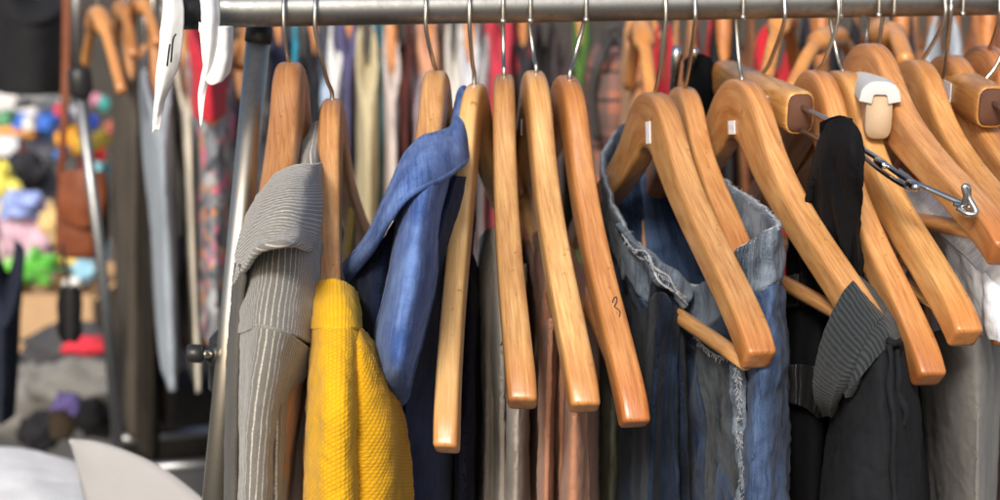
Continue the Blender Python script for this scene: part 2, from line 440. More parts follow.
# ------------------------------------------------------------ cloth sheets
def cr(p0, p1, p2, p3, f):
    return .5 * ((2 * p1) + (p2 - p0) * f + (2 * p0 - 5 * p1 + 4 * p2 - p3) * f * f + (3 * p1 - p0 - 3 * p2 + p3) * f ** 3)
def grid_eval(G, nu, nv):
    rows = [smooth_path(r, nu) for r in G]
    cols = [smooth_path([rows[j][i] for j in range(len(rows))], nv) for i in range(nu)]
    return [[cols[i][j] for i in range(nu)] for j in range(nv)]
def W(rows):                       # (px, py, Y) rows to world points
    return [[at(*p) for p in r] for r in rows]
def cloth(name, G, m, parent=None, nu=60, nv=90, thick=.0022, fold=(.003, 30, 4), wr=(.0018, 45), seed=0, close=False, side=1, uvflip=False, world_rows=False, origin=None, edgefade=True, subs=None):
    if not world_rows: G = W(G)
    P = grid_eval(G, nu, nv)
    Q = [[None] * nu for _ in range(nv)]
    for j in range(nv):
        for i in range(nu):
            a = P[j][min(i + 1, nu - 1)] - P[j][max(i - 1, 0)]; b = P[min(j + 1, nv - 1)][i] - P[max(j - 1, 0)][i]
            n = a.cross(b)
            n = n.normalized() if n.length > 1e-12 else Vector((0, -1, 0))
            p = P[j][i]; u = i / (nu - 1); v = j / (nv - 1)
            s = Vector((seed * 3.7, seed * 1.3, seed * 9.1))
            f = noise.noise(Vector((p.x * fold[1], p.y * fold[1] * .8, p.z * fold[2])) + s)
            f = (1 - 2 * abs(f)) * .6 + f * .6
            d = f * fold[0] * .8 * min(1, .25 + v * 2.2) + .45 * wr[0] * noise.fractal(p * wr[1] + s, .7, 2.0, 3)
            d += .0004 * noise.noise(p * 220 + s)
            Q[j][i] = p + n * d * side
    V = [q for r in Q for q in r]
    # uv in metres, from the middle row and column
    jm = nv // 2; im = nu // 2
    U = [0]; 
    for i in range(1, nu): U.append(U[-1] + (P[jm][i] - P[jm][i - 1]).length)
    VV = [0]
    for j in range(1, nv): VV.append(VV[-1] + (P[j][im] - P[j - 1][im]).length)
    uvs = [((VV[j], U[i]) if uvflip else (U[i], VV[j])) for j in range(nv) for i in range(nu)]
    if m.name.startswith('grey pinstripe') and not uvflip and not m.name.endswith('across'):
        uvs = []                       # keep the stripe spacing true on every row, measured from the middle
        for j in range(nv):
            u_ = [0]
            for i in range(1, nu): u_.append(u_[-1] + (P[j][i] - P[j][i - 1]).length)
            c_ = u_[int(nu * .45)]; uvs += [(u - c_, VV[j]) for u in u_]
    Fc = [(j * nu + i, (j + 1) * nu + i, (j + 1) * nu + i + 1, j * nu + i + 1) for j in range(nv - 1) for i in range(nu - 1)]
    o = mesh(name, V, Fc, m, parent, uvs, origin=origin)
    md = o.modifiers.new('thickness', 'SOLIDIFY'); md.thickness = thick; md.offset = 0
    o['_P'] = 0; del o['_P']
    o_grid[o.name] = Q
    return o
o_grid = {}
def stitches(o, j=None, i=None, m=None, dash=.0026, gap=.0017, r=.00055, lift=.0016, rng=(0, 1), name='stitching'):
    """a row of thread dashes following row j or column i of a cloth"""
    Q = o_grid[o.name]
    line = Q[j] if j is not None else [r_[i] for r_ in Q]
    k0, k1 = int(rng[0] * (len(line) - 1)), int(rng[1] * (len(line) - 1)); line = line[k0:k1 + 1]
    dense = smooth_path(line, len(line) * 6); acc = 0; seg = []; parts = []; on = True
    for a, b in zip(dense, dense[1:]):
        acc += (b - a).length
        if on: seg.append(a + (CAM - a).normalized() * lift)
        if acc > (dash if on else gap):
            if on and len(seg) > 1: parts.append(tube([seg[0], seg[len(seg) // 2], seg[-1]] if len(seg) > 2 else seg, r, 5))
            seg = []; on = not on; acc = 0
    if parts:
        V, Fc = join(*parts)
        s = mesh(name, V, Fc, m or THREAD, o)
        return s
THREAD = plain('pale thread', (.55, .52, .42), .8)
def hem(parent, o, j=None, i=None, r=.0016, m=None, name='hem', rng=(0, 1), wob=.0):
    Q = o_grid[o.name]; line = Q[j] if j is not None else [r_[i] for r_ in Q]
    k0, k1 = int(rng[0] * (len(line) - 1)), int(rng[1] * (len(line) - 1)); line = line[k0:k1 + 1]
    pts = smooth_path(line, len(line) * 2)
    rr = [r * (1 + wob * noise.noise(p * 300)) for p in pts]
    V, Fc = tube(pts, rr, 8)
    uv = [(v.x * 3 + v.y, v.z) for v in V]
    return mesh(name, V, Fc, m or o.data.materials[0], o, uv)

def folded(name, key, m, label, cat, y0=-.17, y1=.15, hw=.010, spread=(.012, .02), drop=.42, group=None, seed=0, layers=3, flare=0., near=0.0, zoff=.0, part='leg_layer', skew=0.0):
    """trousers folded over a hanger's bar: nested layers, each hanging down both sides"""
    o, neck, R3, bend, dr, span = HANGERS[key]
    z = -.147 * dr - .002
    A = neck + R3 @ Vector((bend * .73, y0, z)); B = neck + R3 @ Vector((bend * .73, y1, z))
    ax = (B - A); ax.z = 0; ax.normalize(); X = Vector((ax.y, -ax.x, 0))
    t = empty(name, A + Vector((0, 0, -drop)), label, cat, group)
    rnd = random.Random(seed)
    for k in range(layers):
        r = .0085 + k * (hw / layers)
        dn = -.006 * k * (1 if k % 2 else .4) + rnd.uniform(-.006, .006)
        G = []
        path = []
        sl, sr = spread
        for i in range(9): path.append((-1, (1 - i / 8.) ** 1.5))
        for i in range(1, 6): path.append(('a', i / 6.))
        for i in range(9): path.append((1, (i / 8.) ** 1.5))
        nvv = 9
        rows = []
        for c, f in path:
            row = []
            for q in range(nvv):
                y = q / (nvv - 1)
                P = A.lerp(B, y) + ax * (dn * (1 - y))
                if c == 'a':
                    w = pi - f * pi; x = cos(w) * r; zz = sin(w) * r + .003
                else:
                    s = sl if c < 0 else sr
                    x = c * (r + (s + flare) * (f ** .32) * (k + 1) / layers); zz = -f * drop * rnd.uniform(.995, 1.005)
                    x += c * .004 * noise.noise(Vector((y * 3 + seed, f * 3, k * 2.)))
                yy = skew * (f if c != 'a' else 0)
                row.append(P + X * x + Vector((0, 0, zz + zoff)) + ax * yy * (1 - y))
            rows.append(row)
        cloth(part, rows, m, t, nu=44, nv=150, thick=.0026, fold=(.0035, 26, 5), wr=(.0022, 40), seed=seed + k * 3, world_rows=True)
    return t

# ------------------------------------------------------------ pinstriped jacket
STR = striped('grey pinstripe', (.165, .155, .14), (.58, .55, .48), .0036, 'X', .16)
STRC = striped('grey pinstripe across', (.165, .155, .14), (.66, .62, .55), .0037, 'Y', .20)
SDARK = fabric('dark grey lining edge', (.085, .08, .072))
SLIN = fabric('brown lining', (.42, .22, .10), .3)
j1 = empty('pinstripe_jacket', at(262, 520, 1.0), 'grey jacket with fine white pinstripes and a turned back collar, hanging beside the chrome post', 'jacket')
c = cloth('collar', [
 [(262, 192, 1.05), (274, 178, 1.00), (292, 169, .975), (308, 166, .985), (318, 163, 1.03), (324, 160, 1.08)],
 [(250, 212, 1.01), (262, 196, .96), (281, 185, .935), (302, 182, .945), (318, 180, 1.01), (324, 178, 1.06)],
 [(242, 234, .99), (256, 217, .935), (276, 207, .905), (300, 206, .915), (318, 206, .99), (323, 206, 1.04)],
 [(237, 258, .98), (248, 242, .92), (270, 229, .885), (297, 229, .895), (316, 234, .97), (321, 236, 1.02)],
 [(234, 292, .98), (242, 270, .915), (262, 250, .868), (290, 243, .865), (310, 250, .95), (319, 254, 1.0)]], STRC, j1, 60, 50, fold=(.0015, 30, 8), thick=.004, seed=1)
hem(j1, c, j=49, r=.0022, name='collar_edge')
stitches(c, j=44, m=THREAD)
cloth('lapel', [
 [(310, 126, 1.12), (318, 122, 1.11), (325, 121, 1.13)],
 [(304, 142, 1.09), (315, 137, 1.07), (325, 136, 1.1)],
 [(298, 164, 1.04), (312, 160, 1.02), (325, 160, 1.08)],
 [(302, 200, 1.0), (315, 200, .99), (325, 200, 1.06)],
 [(306, 240, .98), (316, 243, .965), (324, 248, 1.03)],
 [(303, 256, .95), (312, 262, .955), (320, 262, 1.0)]], STR, j1, 30, 50, fold=(.001, 30, 8), seed=2, thick=.003)
cloth('shoulder_panel', [
 [(240, 262, 0.976), (250, 250, 0.944), (272, 236, 0.924), (296, 236, 0.926), (320, 240, 0.971)],
 [(236, 290, 0.963), (248, 285, 0.925), (268, 275, 0.902), (296, 277, 0.908), (320, 283, 0.953)],
 [(234, 312, 0.941), (245, 310, 0.901), (263, 305, 0.875), (292, 312, 0.881), (318, 322, 0.928)],
 [(233, 335, 0.931), (244, 332, 0.889), (261, 328, 0.862), (290, 334, 0.867), (314, 345, 0.913)]], STR, j1, 50, 50, fold=(.001, 30, 8), seed=3)
s = cloth('sleeve', [
 [(236, 332, 0.941), (245, 328, 0.896), (262, 325, 0.860), (286, 332, 0.862), (306, 346, 0.896), (312, 350, 0.931)],
 [(234, 365, 0.941), (243, 362, 0.891), (257, 360, 0.856), (280, 365, 0.860), (297, 374, 0.896), (306, 378, 0.931)],
 [(232, 410, 0.941), (242, 408, 0.891), (251, 407, 0.855), (270, 410, 0.857), (279, 412, 0.881), (282, 412, 0.931)],
 [(231, 455, 0.941), (241, 455, 0.891), (247, 455, 0.855), (266, 456, 0.857), (275, 458, 0.881), (279, 458, 0.931)],
 [(230, 515, 0.941), (240, 515, 0.891), (244, 515, 0.856), (264, 515, 0.856), (275, 515, 0.881), (279, 515, 0.931)]], STR, j1, 60, 90, fold=(.0028, 24, 5), seed=4)
hem(j1, s, j=1, r=.0014, name='sleeve_seam', rng=(.2, .85))
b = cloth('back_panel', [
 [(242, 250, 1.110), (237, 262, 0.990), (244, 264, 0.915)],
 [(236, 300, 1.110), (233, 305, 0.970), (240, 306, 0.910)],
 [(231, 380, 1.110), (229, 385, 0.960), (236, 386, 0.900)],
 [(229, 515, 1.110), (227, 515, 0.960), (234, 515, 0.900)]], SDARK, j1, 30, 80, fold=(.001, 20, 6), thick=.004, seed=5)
cloth('lining', [
 [(300, 335, .92), (312, 340, .95), (322, 330, 1.1), (332, 320, 1.2)],
 [(288, 380, .90), (303, 380, .93), (312, 370, 1.1), (326, 360, 1.2)],
 [(276, 430, .89), (296, 428, .92), (303, 420, 1.08), (320, 410, 1.2)],
 [(270, 515, .89), (284, 515, .92), (296, 515, 1.08), (312, 515, 1.2)]], SLIN, j1, 40, 70, fold=(.004, 30, 6), seed=6)
s = cloth('lining_sleeve', [
 [(262, 392, .90), (280, 384, .885), (296, 380, .94)],
 [(268, 430, .89), (278, 425, .878), (290, 420, .93)],
 [(268, 515, .89), (276, 515, .876), (285, 515, .92)]], STR, j1, 24, 50, fold=(.002, 40, 6), seed=7)

# ------------------------------------------------------------ yellow sweater
YBAND = ribbed('felted yellow wool', (.80, .455, .018), .0022, 'X', .25, deepcol=(.70, .37, .010))
YK = ribbed('yellow lace knit', (.80, .455, .018), .0024, 'X', .4, deepcol=(.66, .34, .009), knit=.0029)
YK2 = ribbed('yellow diagonal knit', (.76, .42, .016), .0022, 'Y', .4, deepcol=(.60, .30, .008), knit=.0030)
y1 = empty('yellow_sweater', at(345, 520, .95), 'bright yellow knitted sweater slipped over the hanger with the bent hook', 'sweater')
yb = cloth('shoulder_band', [
 [(318, 288, 1.04), (313, 291, .965), (321, 283, .938), (336, 281, .928), (349, 287, .94), (355, 293, .97), (352, 290, 1.04)],
 [(313, 305, 1.03), (310, 305, .95), (320, 303, .915), (337, 302, .905), (351, 304, .915), (358, 308, .95), (354, 306, 1.03)],
 [(313, 330, 1.0), (310, 330, .93), (320, 330, .893), (337, 330, .884), (352, 330, .893), (360, 330, .93), (356, 330, 1.0)]], YBAND, y1, 60, 30, fold=(.0008, 30, 6), wr=(.0018, 70), thick=.004, seed=10)
ys = cloth('sleeve', [
 [(313, 329, 1.0), (310, 329, .93), (320, 329, .893), (337, 329, .884), (352, 329, .893), (359, 329, .93), (356, 329, 1.0)],
 [(312, 360, 1.0), (310, 360, .91), (320, 360, .870), (337, 360, .862), (352, 360, .872), (359, 360, .91), (356, 360, 1.0)],
 [(310, 405, 1.0), (308, 405, .90), (319, 405, .852), (336, 405, .842), (351, 405, .852), (358, 405, .90), (354, 405, 1.0)],
 [(308, 450, 1.0), (306, 450, .90), (318, 450, .852), (336, 450, .842), (352, 450, .852), (359, 450, .90), (355, 450, 1.0)],
 [(306, 515, 1.0), (304, 515, .90), (317, 515, .852), (336, 515, .842), (353, 515, .852), (361, 515, .90), (356, 515, 1.0)]], YK, y1, 90, 130, fold=(.003, 24, 6), wr=(.0022, 50), thick=.004, seed=11)
yy = cloth('body', [
 [(350, 330, .92), (358, 328, .905), (363, 334, .93), (366, 340, 1.0), (368, 330, 1.15)],
 [(350, 355, .90), (360, 350, .885), (371, 350, .91), (379, 356, .99), (384, 350, 1.15)],
 [(350, 385, .89), (362, 382, .875), (381, 382, .90), (391, 386, .98), (396, 380, 1.15)],
 [(350, 425, .88), (364, 424, .868), (390, 425, .89), (402, 428, .97), (407, 420, 1.15)],
 [(350, 470, .88), (366, 470, .868), (394, 470, .89), (408, 470, .97), (412, 465, 1.15)],
 [(350, 515, .88), (366, 515, .868), (396, 515, .89), (411, 515, .97), (414, 510, 1.15)]], YK2, y1, 80, 120, fold=(.004, 22, 5), wr=(.0022, 50), thick=.004, seed=12)
stitches(yy, i=9, m=plain('yellow yarn', (.85, .6, .08), .8), dash=.003, gap=.0012, r=.0010, lift=.001, name='seam')
cloth('neckband', [
 [(350, 206, 1.10), (354, 214, 1.10), (354, 230, 1.12)],
 [(344, 236, 1.10), (352, 240, 1.08), (354, 250, 1.12)],
 [(340, 262, 1.08), (349, 264, 1.06), (352, 266, 1.1)],
 [(342, 296, 1.04), (349, 296, 1.03), (352, 296, 1.08)]], fabric('mustard wool', (.35, .23, .04)), y1, 20, 40, seed=13)

# ------------------------------------------------------------ blue denim shirt
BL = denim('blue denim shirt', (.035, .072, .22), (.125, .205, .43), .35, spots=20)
BLD = denim('shade-darkened denim shirt', (.005, .009, .028), (.012, .02, .055), .2)  # same shirt denim, with the shade inside the body put into its colour
NAVY = fabric('navy cotton', (.012, .013, .022), .3)
d1 = empty('denim_shirt', at(400, 520, 1.0), 'bright blue denim shirt with a pale stitched collar folded over its hanger', 'shirt')
_up = [(467, 94, 1.15), (462, 87, 1.13), (456, 106, 1.11), (452, 126, 1.08), (438, 133, 1.035), (420, 140, 1.01), (403, 160, 1.0), (387, 197, .99), (367, 238, 1.0), (345, 265, 1.05)]
_lo = [(471, 140, 1.13), (469, 148, 1.10), (466, 158, 1.05), (458, 167, .995), (441, 178, .955), (420, 188, .925), (404, 200, .92), (388, 222, .93), (370, 252, .965), (348, 279, 1.02)]
_rows = []
for _k in range(6):
    _f = _k / 5
    _rows.append([(a[0] + (b[0] - a[0]) * _f, a[1] + (b[1] - a[1]) * _f, a[2] + (b[2] - a[2]) * _f ** .8 - .016 * sin(pi * _f)) for a, b in zip(_up, _lo)])
dc = cloth('collar', _rows, BL, d1, 120, 50, fold=(.0008, 14, 8), wr=(.0009, 26), thick=.004, seed=20)
stitches(dc, j=37, rng=(.3, .97), dash=.003, gap=.0018, r=.0006)
hem(d1, dc, j=49, r=.0024, name='collar_edge', rng=(.25, 1))
ds = cloth('sleeve', [
 [(398, 192, 1.02), (408, 182, .965), (422, 176, .94), (438, 170, .955), (450, 168, 1.02), (458, 166, 1.12)],
 [(394, 235, 1.0), (402, 230, .935), (416, 224, .905), (430, 222, .93), (440, 222, 1.02), (450, 220, 1.14)],
 [(386, 285, .99), (393, 282, .915), (407, 278, .88), (424, 278, .90), (435, 280, 1.0), (440, 278, 1.14)],
 [(374, 338, .98), (382, 336, .905), (398, 334, .872), (413, 336, .89), (423, 338, .97), (428, 336, 1.14)],
 [(378, 368, .98), (384, 368, .905), (396, 368, .872), (407, 368, .885), (414, 368, .96), (424, 366, 1.14)],
 [(382, 395, 1.0), (387, 395, .95), (397, 396, .93), (406, 396, .94), (411, 396, 1.0), (420, 394, 1.14)],
 [(382, 425, 1.04), (386, 425, 1.02), (394, 425, 1.01), (401, 425, 1.01), (405, 425, 1.03), (412, 424, 1.14)],
 [(378, 515, 1.04), (382, 515, 1.02), (390, 515, 1.01), (397, 515, 1.01), (401, 515, 1.03), (408, 515, 1.14)]], BL, d1, 70, 120, fold=(.0016, 18, 4), wr=(.0010, 30), thick=.003, seed=21)
hem(d1, ds, j=54, r=.0011, name='shoulder_seam', rng=(.05, .75))
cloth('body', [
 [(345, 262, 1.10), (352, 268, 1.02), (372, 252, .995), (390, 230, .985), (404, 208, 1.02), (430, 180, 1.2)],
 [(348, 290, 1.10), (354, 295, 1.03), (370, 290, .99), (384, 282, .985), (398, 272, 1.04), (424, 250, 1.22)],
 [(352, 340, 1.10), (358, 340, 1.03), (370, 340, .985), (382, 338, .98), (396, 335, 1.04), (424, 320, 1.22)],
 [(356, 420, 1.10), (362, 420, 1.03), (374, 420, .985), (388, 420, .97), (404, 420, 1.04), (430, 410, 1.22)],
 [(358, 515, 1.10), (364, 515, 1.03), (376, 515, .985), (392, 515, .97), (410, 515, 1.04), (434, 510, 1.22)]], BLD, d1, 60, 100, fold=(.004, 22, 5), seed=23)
cloth('shade_side', [  # added dark sheet, painting the shadow on the sleeve's right side
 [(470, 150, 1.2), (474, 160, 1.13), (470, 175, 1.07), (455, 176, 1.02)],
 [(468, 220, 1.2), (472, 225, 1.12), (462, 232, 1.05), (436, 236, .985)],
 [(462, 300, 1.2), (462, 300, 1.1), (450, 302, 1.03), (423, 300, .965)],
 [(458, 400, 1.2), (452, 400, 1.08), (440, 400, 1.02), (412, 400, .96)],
 [(455, 515, 1.2), (448, 515, 1.08), (436, 515, 1.02), (408, 515, .96)]], denim('shirt denim painted as shade', (.006, .010, .03), (.018, .03, .085), .3), d1, 50, 100, fold=(.005, 20, 4), seed=24)

# ------------------------------------------------------------ trousers folded over bars
TG = 'trousers folded over hanger bars'
def bar_trousers(label, m, rows, seed, extra=(), fold=(.004, 24, 4), cat='trousers'):
    p_ = rows[-1][len(rows[-1]) // 2]
    t = empty('folded_trousers', at(*p_), label, cat, TG)
    cloth('leg_panel', rows, m, t, 90, 120, fold=fold, wr=(.0022, 40), thick=.003, seed=seed)
    for k, e in enumerate(extra): cloth('leg_fold', e, m, t, 40, 90, fold=(.003, 30, 5), wr=(.002, 40), thick=.003, seed=seed + 1 + k)
    return t
bar_trousers('navy twill trousers folded over the bar of the palest hanger', fabric('navy twill', (.006, .006, .015), .3), [
 [(440, 292, 1.32), (443, 276, 1.20), (450, 262, 1.13), (461, 250, 1.11), (472, 258, 1.12), (477, 272, 1.18), (479, 262, 1.32)],
 [(432, 330, 1.32), (437, 320, 1.18), (445, 312, 1.10), (458, 306, 1.07), (471, 308, 1.08), (478, 312, 1.16), (480, 305, 1.32)],
 [(424, 400, 1.32), (430, 400, 1.16), (440, 400, 1.07), (452, 400, 1.09), (462, 400, 1.05), (477, 400, 1.14), (479, 400, 1.32)],
 [(420, 515, 1.32), (427, 515, 1.16), (438, 515, 1.07), (450, 515, 1.09), (461, 515, 1.05), (475, 515, 1.13), (478, 515, 1.32)]], 30,
 [[[(462, 290, 1.06), (470, 280, 1.055), (476, 292, 1.08)], [(460, 400, 1.03), (467, 400, 1.025), (474, 400, 1.06)], [(458, 515, 1.03), (465, 515, 1.025), (472, 515, 1.06)]]])
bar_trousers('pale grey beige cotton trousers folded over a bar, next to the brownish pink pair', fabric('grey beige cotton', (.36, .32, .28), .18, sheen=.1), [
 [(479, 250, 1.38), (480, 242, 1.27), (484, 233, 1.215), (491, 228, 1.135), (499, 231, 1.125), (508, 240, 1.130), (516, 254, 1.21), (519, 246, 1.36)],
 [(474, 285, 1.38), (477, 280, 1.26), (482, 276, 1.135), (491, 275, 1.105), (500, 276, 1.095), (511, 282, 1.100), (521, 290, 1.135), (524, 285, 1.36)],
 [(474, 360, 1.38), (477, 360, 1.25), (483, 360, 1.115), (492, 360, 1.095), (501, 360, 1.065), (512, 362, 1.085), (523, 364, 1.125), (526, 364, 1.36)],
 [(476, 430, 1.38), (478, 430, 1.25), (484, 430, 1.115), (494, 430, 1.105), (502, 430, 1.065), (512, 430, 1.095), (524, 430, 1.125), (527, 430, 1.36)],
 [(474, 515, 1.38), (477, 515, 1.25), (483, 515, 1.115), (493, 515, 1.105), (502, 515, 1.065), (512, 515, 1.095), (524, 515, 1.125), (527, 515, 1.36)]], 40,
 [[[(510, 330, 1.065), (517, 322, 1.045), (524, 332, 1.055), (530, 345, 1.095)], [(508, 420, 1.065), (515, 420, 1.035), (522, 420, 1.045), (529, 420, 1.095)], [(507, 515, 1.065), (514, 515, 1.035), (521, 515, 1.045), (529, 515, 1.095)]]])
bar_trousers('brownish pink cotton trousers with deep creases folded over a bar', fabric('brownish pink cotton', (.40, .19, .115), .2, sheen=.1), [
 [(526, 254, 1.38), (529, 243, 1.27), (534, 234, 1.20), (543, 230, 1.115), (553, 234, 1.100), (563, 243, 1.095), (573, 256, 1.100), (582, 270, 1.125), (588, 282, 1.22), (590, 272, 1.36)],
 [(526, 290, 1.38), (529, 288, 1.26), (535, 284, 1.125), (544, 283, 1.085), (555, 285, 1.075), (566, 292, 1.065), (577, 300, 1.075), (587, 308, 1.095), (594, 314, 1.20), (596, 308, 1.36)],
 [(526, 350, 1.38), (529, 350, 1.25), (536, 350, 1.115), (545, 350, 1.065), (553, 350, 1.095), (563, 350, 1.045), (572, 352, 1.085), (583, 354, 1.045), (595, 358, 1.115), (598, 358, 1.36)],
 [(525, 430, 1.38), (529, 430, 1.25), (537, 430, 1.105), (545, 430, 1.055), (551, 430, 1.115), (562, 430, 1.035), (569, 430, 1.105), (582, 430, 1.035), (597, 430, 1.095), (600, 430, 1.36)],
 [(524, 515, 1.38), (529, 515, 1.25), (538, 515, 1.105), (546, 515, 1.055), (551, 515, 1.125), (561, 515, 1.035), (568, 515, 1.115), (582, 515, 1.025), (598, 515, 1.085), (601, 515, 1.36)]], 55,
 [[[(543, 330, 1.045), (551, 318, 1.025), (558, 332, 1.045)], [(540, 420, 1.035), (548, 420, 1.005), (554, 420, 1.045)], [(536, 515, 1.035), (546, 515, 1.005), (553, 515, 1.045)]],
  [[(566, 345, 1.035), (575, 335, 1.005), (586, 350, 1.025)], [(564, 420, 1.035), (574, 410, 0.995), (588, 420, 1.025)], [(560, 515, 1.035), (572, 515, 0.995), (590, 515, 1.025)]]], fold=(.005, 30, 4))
bar_trousers('sage green cotton trousers folded behind the brownish pink pair', fabric('sage cotton', (.18, .19, .14), .15, sheen=.1), [
 [(595, 285, 1.38), (598, 272, 1.26), (604, 262, 1.22), (612, 262, 1.20), (620, 272, 1.22), (626, 290, 1.32)],
 [(595, 330, 1.38), (597, 330, 1.24), (604, 330, 1.19), (613, 330, 1.17), (621, 330, 1.20), (628, 330, 1.32)],
 [(595, 420, 1.38), (597, 420, 1.24), (604, 420, 1.19), (613, 420, 1.17), (620, 420, 1.20), (627, 420, 1.32)],
 [(594, 515, 1.38), (596, 515, 1.24), (602, 515, 1.19), (612, 515, 1.17), (618, 515, 1.20), (625, 515, 1.32)]], 60)
DK = denim('dark indigo denim', (.004, .006, .012), (.018, .032, .065), .25, streak=700)
bar_trousers('dark indigo jeans folded over the bar of the hanger in front of the faded jeans', DK, [
 [(594, 292, 1.34), (601, 272, 1.26), (613, 262, 1.20), (632, 261, 1.15), (650, 268, 1.11), (664, 280, 1.08), (674, 296, 1.065), (681, 312, 1.085), (686, 300, 1.2)],
 [(597, 335, 1.34), (603, 330, 1.25), (615, 328, 1.18), (633, 326, 1.13), (650, 328, 1.085), (663, 332, 1.06), (675, 340, 1.05), (685, 350, 1.075), (690, 350, 1.2)],
 [(600, 420, 1.34), (606, 420, 1.25), (618, 420, 1.17), (634, 420, 1.13), (648, 420, 1.08), (658, 420, 1.06), (670, 420, 1.07), (686, 420, 1.06), (693, 420, 1.2)],
 [(600, 515, 1.34), (606, 515, 1.25), (618, 515, 1.17), (634, 515, 1.13), (646, 515, 1.08), (655, 515, 1.06), (668, 515, 1.08), (688, 515, 1.06), (694, 515, 1.2)]], 72,
 [[[(650, 300, 1.07), (660, 292, 1.05), (672, 304, 1.04), (679, 318, 1.055)], [(644, 400, 1.06), (654, 400, 1.03), (662, 400, 1.05), (676, 404, 1.04)], [(640, 515, 1.06), (650, 515, 1.03), (660, 515, 1.055), (676, 515, 1.04)]]], cat='jeans')

# ------------------------------------------------------------ faded jeans hung by the waist
FJ = denim('faded blue denim', (.007, .012, .024), (.17, .21, .265), .55, spots=16)
FJB = denim('mid blue denim', (.006, .013, .036), (.062, .10, .19), .45, spots=14)
FJI = denim('inside of faded denim', (.03, .045, .085), (.15, .19, .27), .5, spots=30)
FRAY = plain('frayed white cotton', (.34, .36, .39), .9, .3, 300, bump=.8)
fj = empty('faded_jeans', at(740, 530, 1.0), 'faded blue jeans with a frayed waistband, hanging open around a wooden hanger', 'jeans')
waist = [(640, 121, 1.27), (622, 126, 1.29), (608, 142, 1.28), (603, 166, 1.23), (611, 200, 1.17), (628, 232, 1.11), (650, 254, 1.10), (672, 274, 1.095), (696, 286, 1.08), (716, 272, 1.05), (738, 250, .987), (757, 237, .968), (774, 227, .96), (779, 222, .985), (765, 209, 1.03), (742, 192, 1.09), (716, 176, 1.16), (690, 160, 1.23), (662, 136, 1.28), (640, 121, 1.27)]
R0 = [at(*p) for p in waist]
lowpx = [(690, 512, 1.24), (680, 512, 1.22), (672, 512, 1.19), (668, 512, 1.15), (672, 512, 1.15), (680, 512, 1.13), (688, 512, 1.10), (696, 512, 1.07), (716, 512, 1.02), (738, 512, .965), (746, 512, .925), (760, 512, .92), (774, 512, .93), (785, 512, .96), (789, 512, 1.0), (786, 512, 1.08), (776, 512, 1.16), (750, 512, 1.22), (715, 512, 1.25), (690, 512, 1.24)]
R3 = [at(*p) for p in lowpx]
midpx = [(650, 330, 1.27), (640, 330, 1.27), (633, 335, 1.25), (630, 340, 1.20), (640, 350, 1.19), (658, 360, 1.15), (678, 365, 1.11), (694, 366, 1.095), (716, 360, 1.05), (742, 358, .985), (750, 352, .938), (764, 348, .922), (778, 345, .932), (787, 345, .962), (789, 340, 1.0), (785, 335, 1.08), (770, 330, 1.17), (740, 325, 1.23), (700, 325, 1.27), (650, 330, 1.27)]
RM = [at(*p) for p in midpx]
Rw = [a + Vector((0, 0, -.034)) + (RM[i] - a) * .04 for i, a in enumerate(R0)]
Rq = [(Rw[i].lerp(RM[i], .45)) for i in range(len(R0))]
R34 = [RM[i].lerp(R3[i], .5) + Vector((0, -.008 if i in (9, 10) else 0, 0)) for i in range(len(R0))]
low = R3
wb = cloth('waistband', [R0, [a.lerp(b, .5) for a, b in zip(R0, Rw)], Rw], FJ, fj, 170, 16, world_rows=True, fold=(.003, 34, 20), wr=(.006, 45), thick=.0045, seed=80)
stitches(wb, j=3, dash=.0025, gap=.0014, r=.0006, m=FRAY); stitches(wb, j=12, dash=.0025, gap=.0014, r=.0006, m=FRAY)
hem(fj, wb, j=0, r=.0010, m=FRAY, name='frayed_edge', wob=1.1)
h = hem(fj, wb, j=15, r=.0012, m=FJ, name='band_seam', wob=.5)
jb = cloth('leg_panel', [Rw, Rq, RM, R34, low], FJB, fj, 180, 130, world_rows=True, fold=(.008, 30, 10), wr=(.007, 30), thick=.003, seed=81)
# belt loops
for ti in (.245, .37):
    Q = o_grid[wb.name]; i = int(ti * 169)
    top = Q[1][i]; bot = Q[15][i]; out = (CAM - top).normalized()
    tn = (Q[5][min(i + 3, 169)] - Q[5][i - 3]).normalized()
    w_ = .005; P = []
    for k in range(7):
        f = k / 6; c0 = top.lerp(bot, f * 1.15) + out * (.004 + .003 * sin(f * pi)); P.append([c0 - tn * w_, c0, c0 + tn * w_])
    cloth('belt_loop', P, FJ, fj, 7, 14, world_rows=True, fold=(0, 1, 1), wr=(.0004, 90), thick=.0022, seed=82)
# fly and torn pocket edges: frayed pale seams
def seam(parent, pts, r, m=FRAY, name='frayed_seam', n=60, wob=.9, lift=0):
    P = smooth_path([at(*p) for p in pts], n)
    V, Fc = tube(P, [r * (.85 + wob * noise.noise(p * 260)) for p in P], 8)
    return mesh(name, V, Fc, m, parent, [(v.x, v.z) for v in V])
cloth('fly', [
 [(617, 222, 1.115), (630, 238, 1.085), (646, 249, 1.071), (660, 262, 1.064), (678, 274, 1.072), (694, 290, 1.083)],
 [(621, 232, 1.110), (634, 248, 1.080), (648, 256, 1.063), (660, 272, 1.054), (678, 284, 1.062), (690, 300, 1.068)],
 [(626, 244, 1.105), (638, 256, 1.080), (650, 262, 1.056), (658, 280, 1.046), (674, 292, 1.052), (686, 308, 1.058)]], FJ, fj, 50, 20, fold=(.004, 60, 60), seed=83, thick=.004)
seam(fj, [(622, 234, 1.100), (633, 249, 1.074), (646, 252, 1.056), (655, 268, 1.040), (668, 276, 1.042), (676, 290, 1.045), (688, 299, 1.055)], .0010, name='fly_edge')
seam(fj, [(627, 246, 1.095), (640, 258, 1.073), (650, 262, 1.051), (659, 281, 1.038), (676, 293, 1.045), (688, 305, 1.055)], .0009, name='fly_edge')
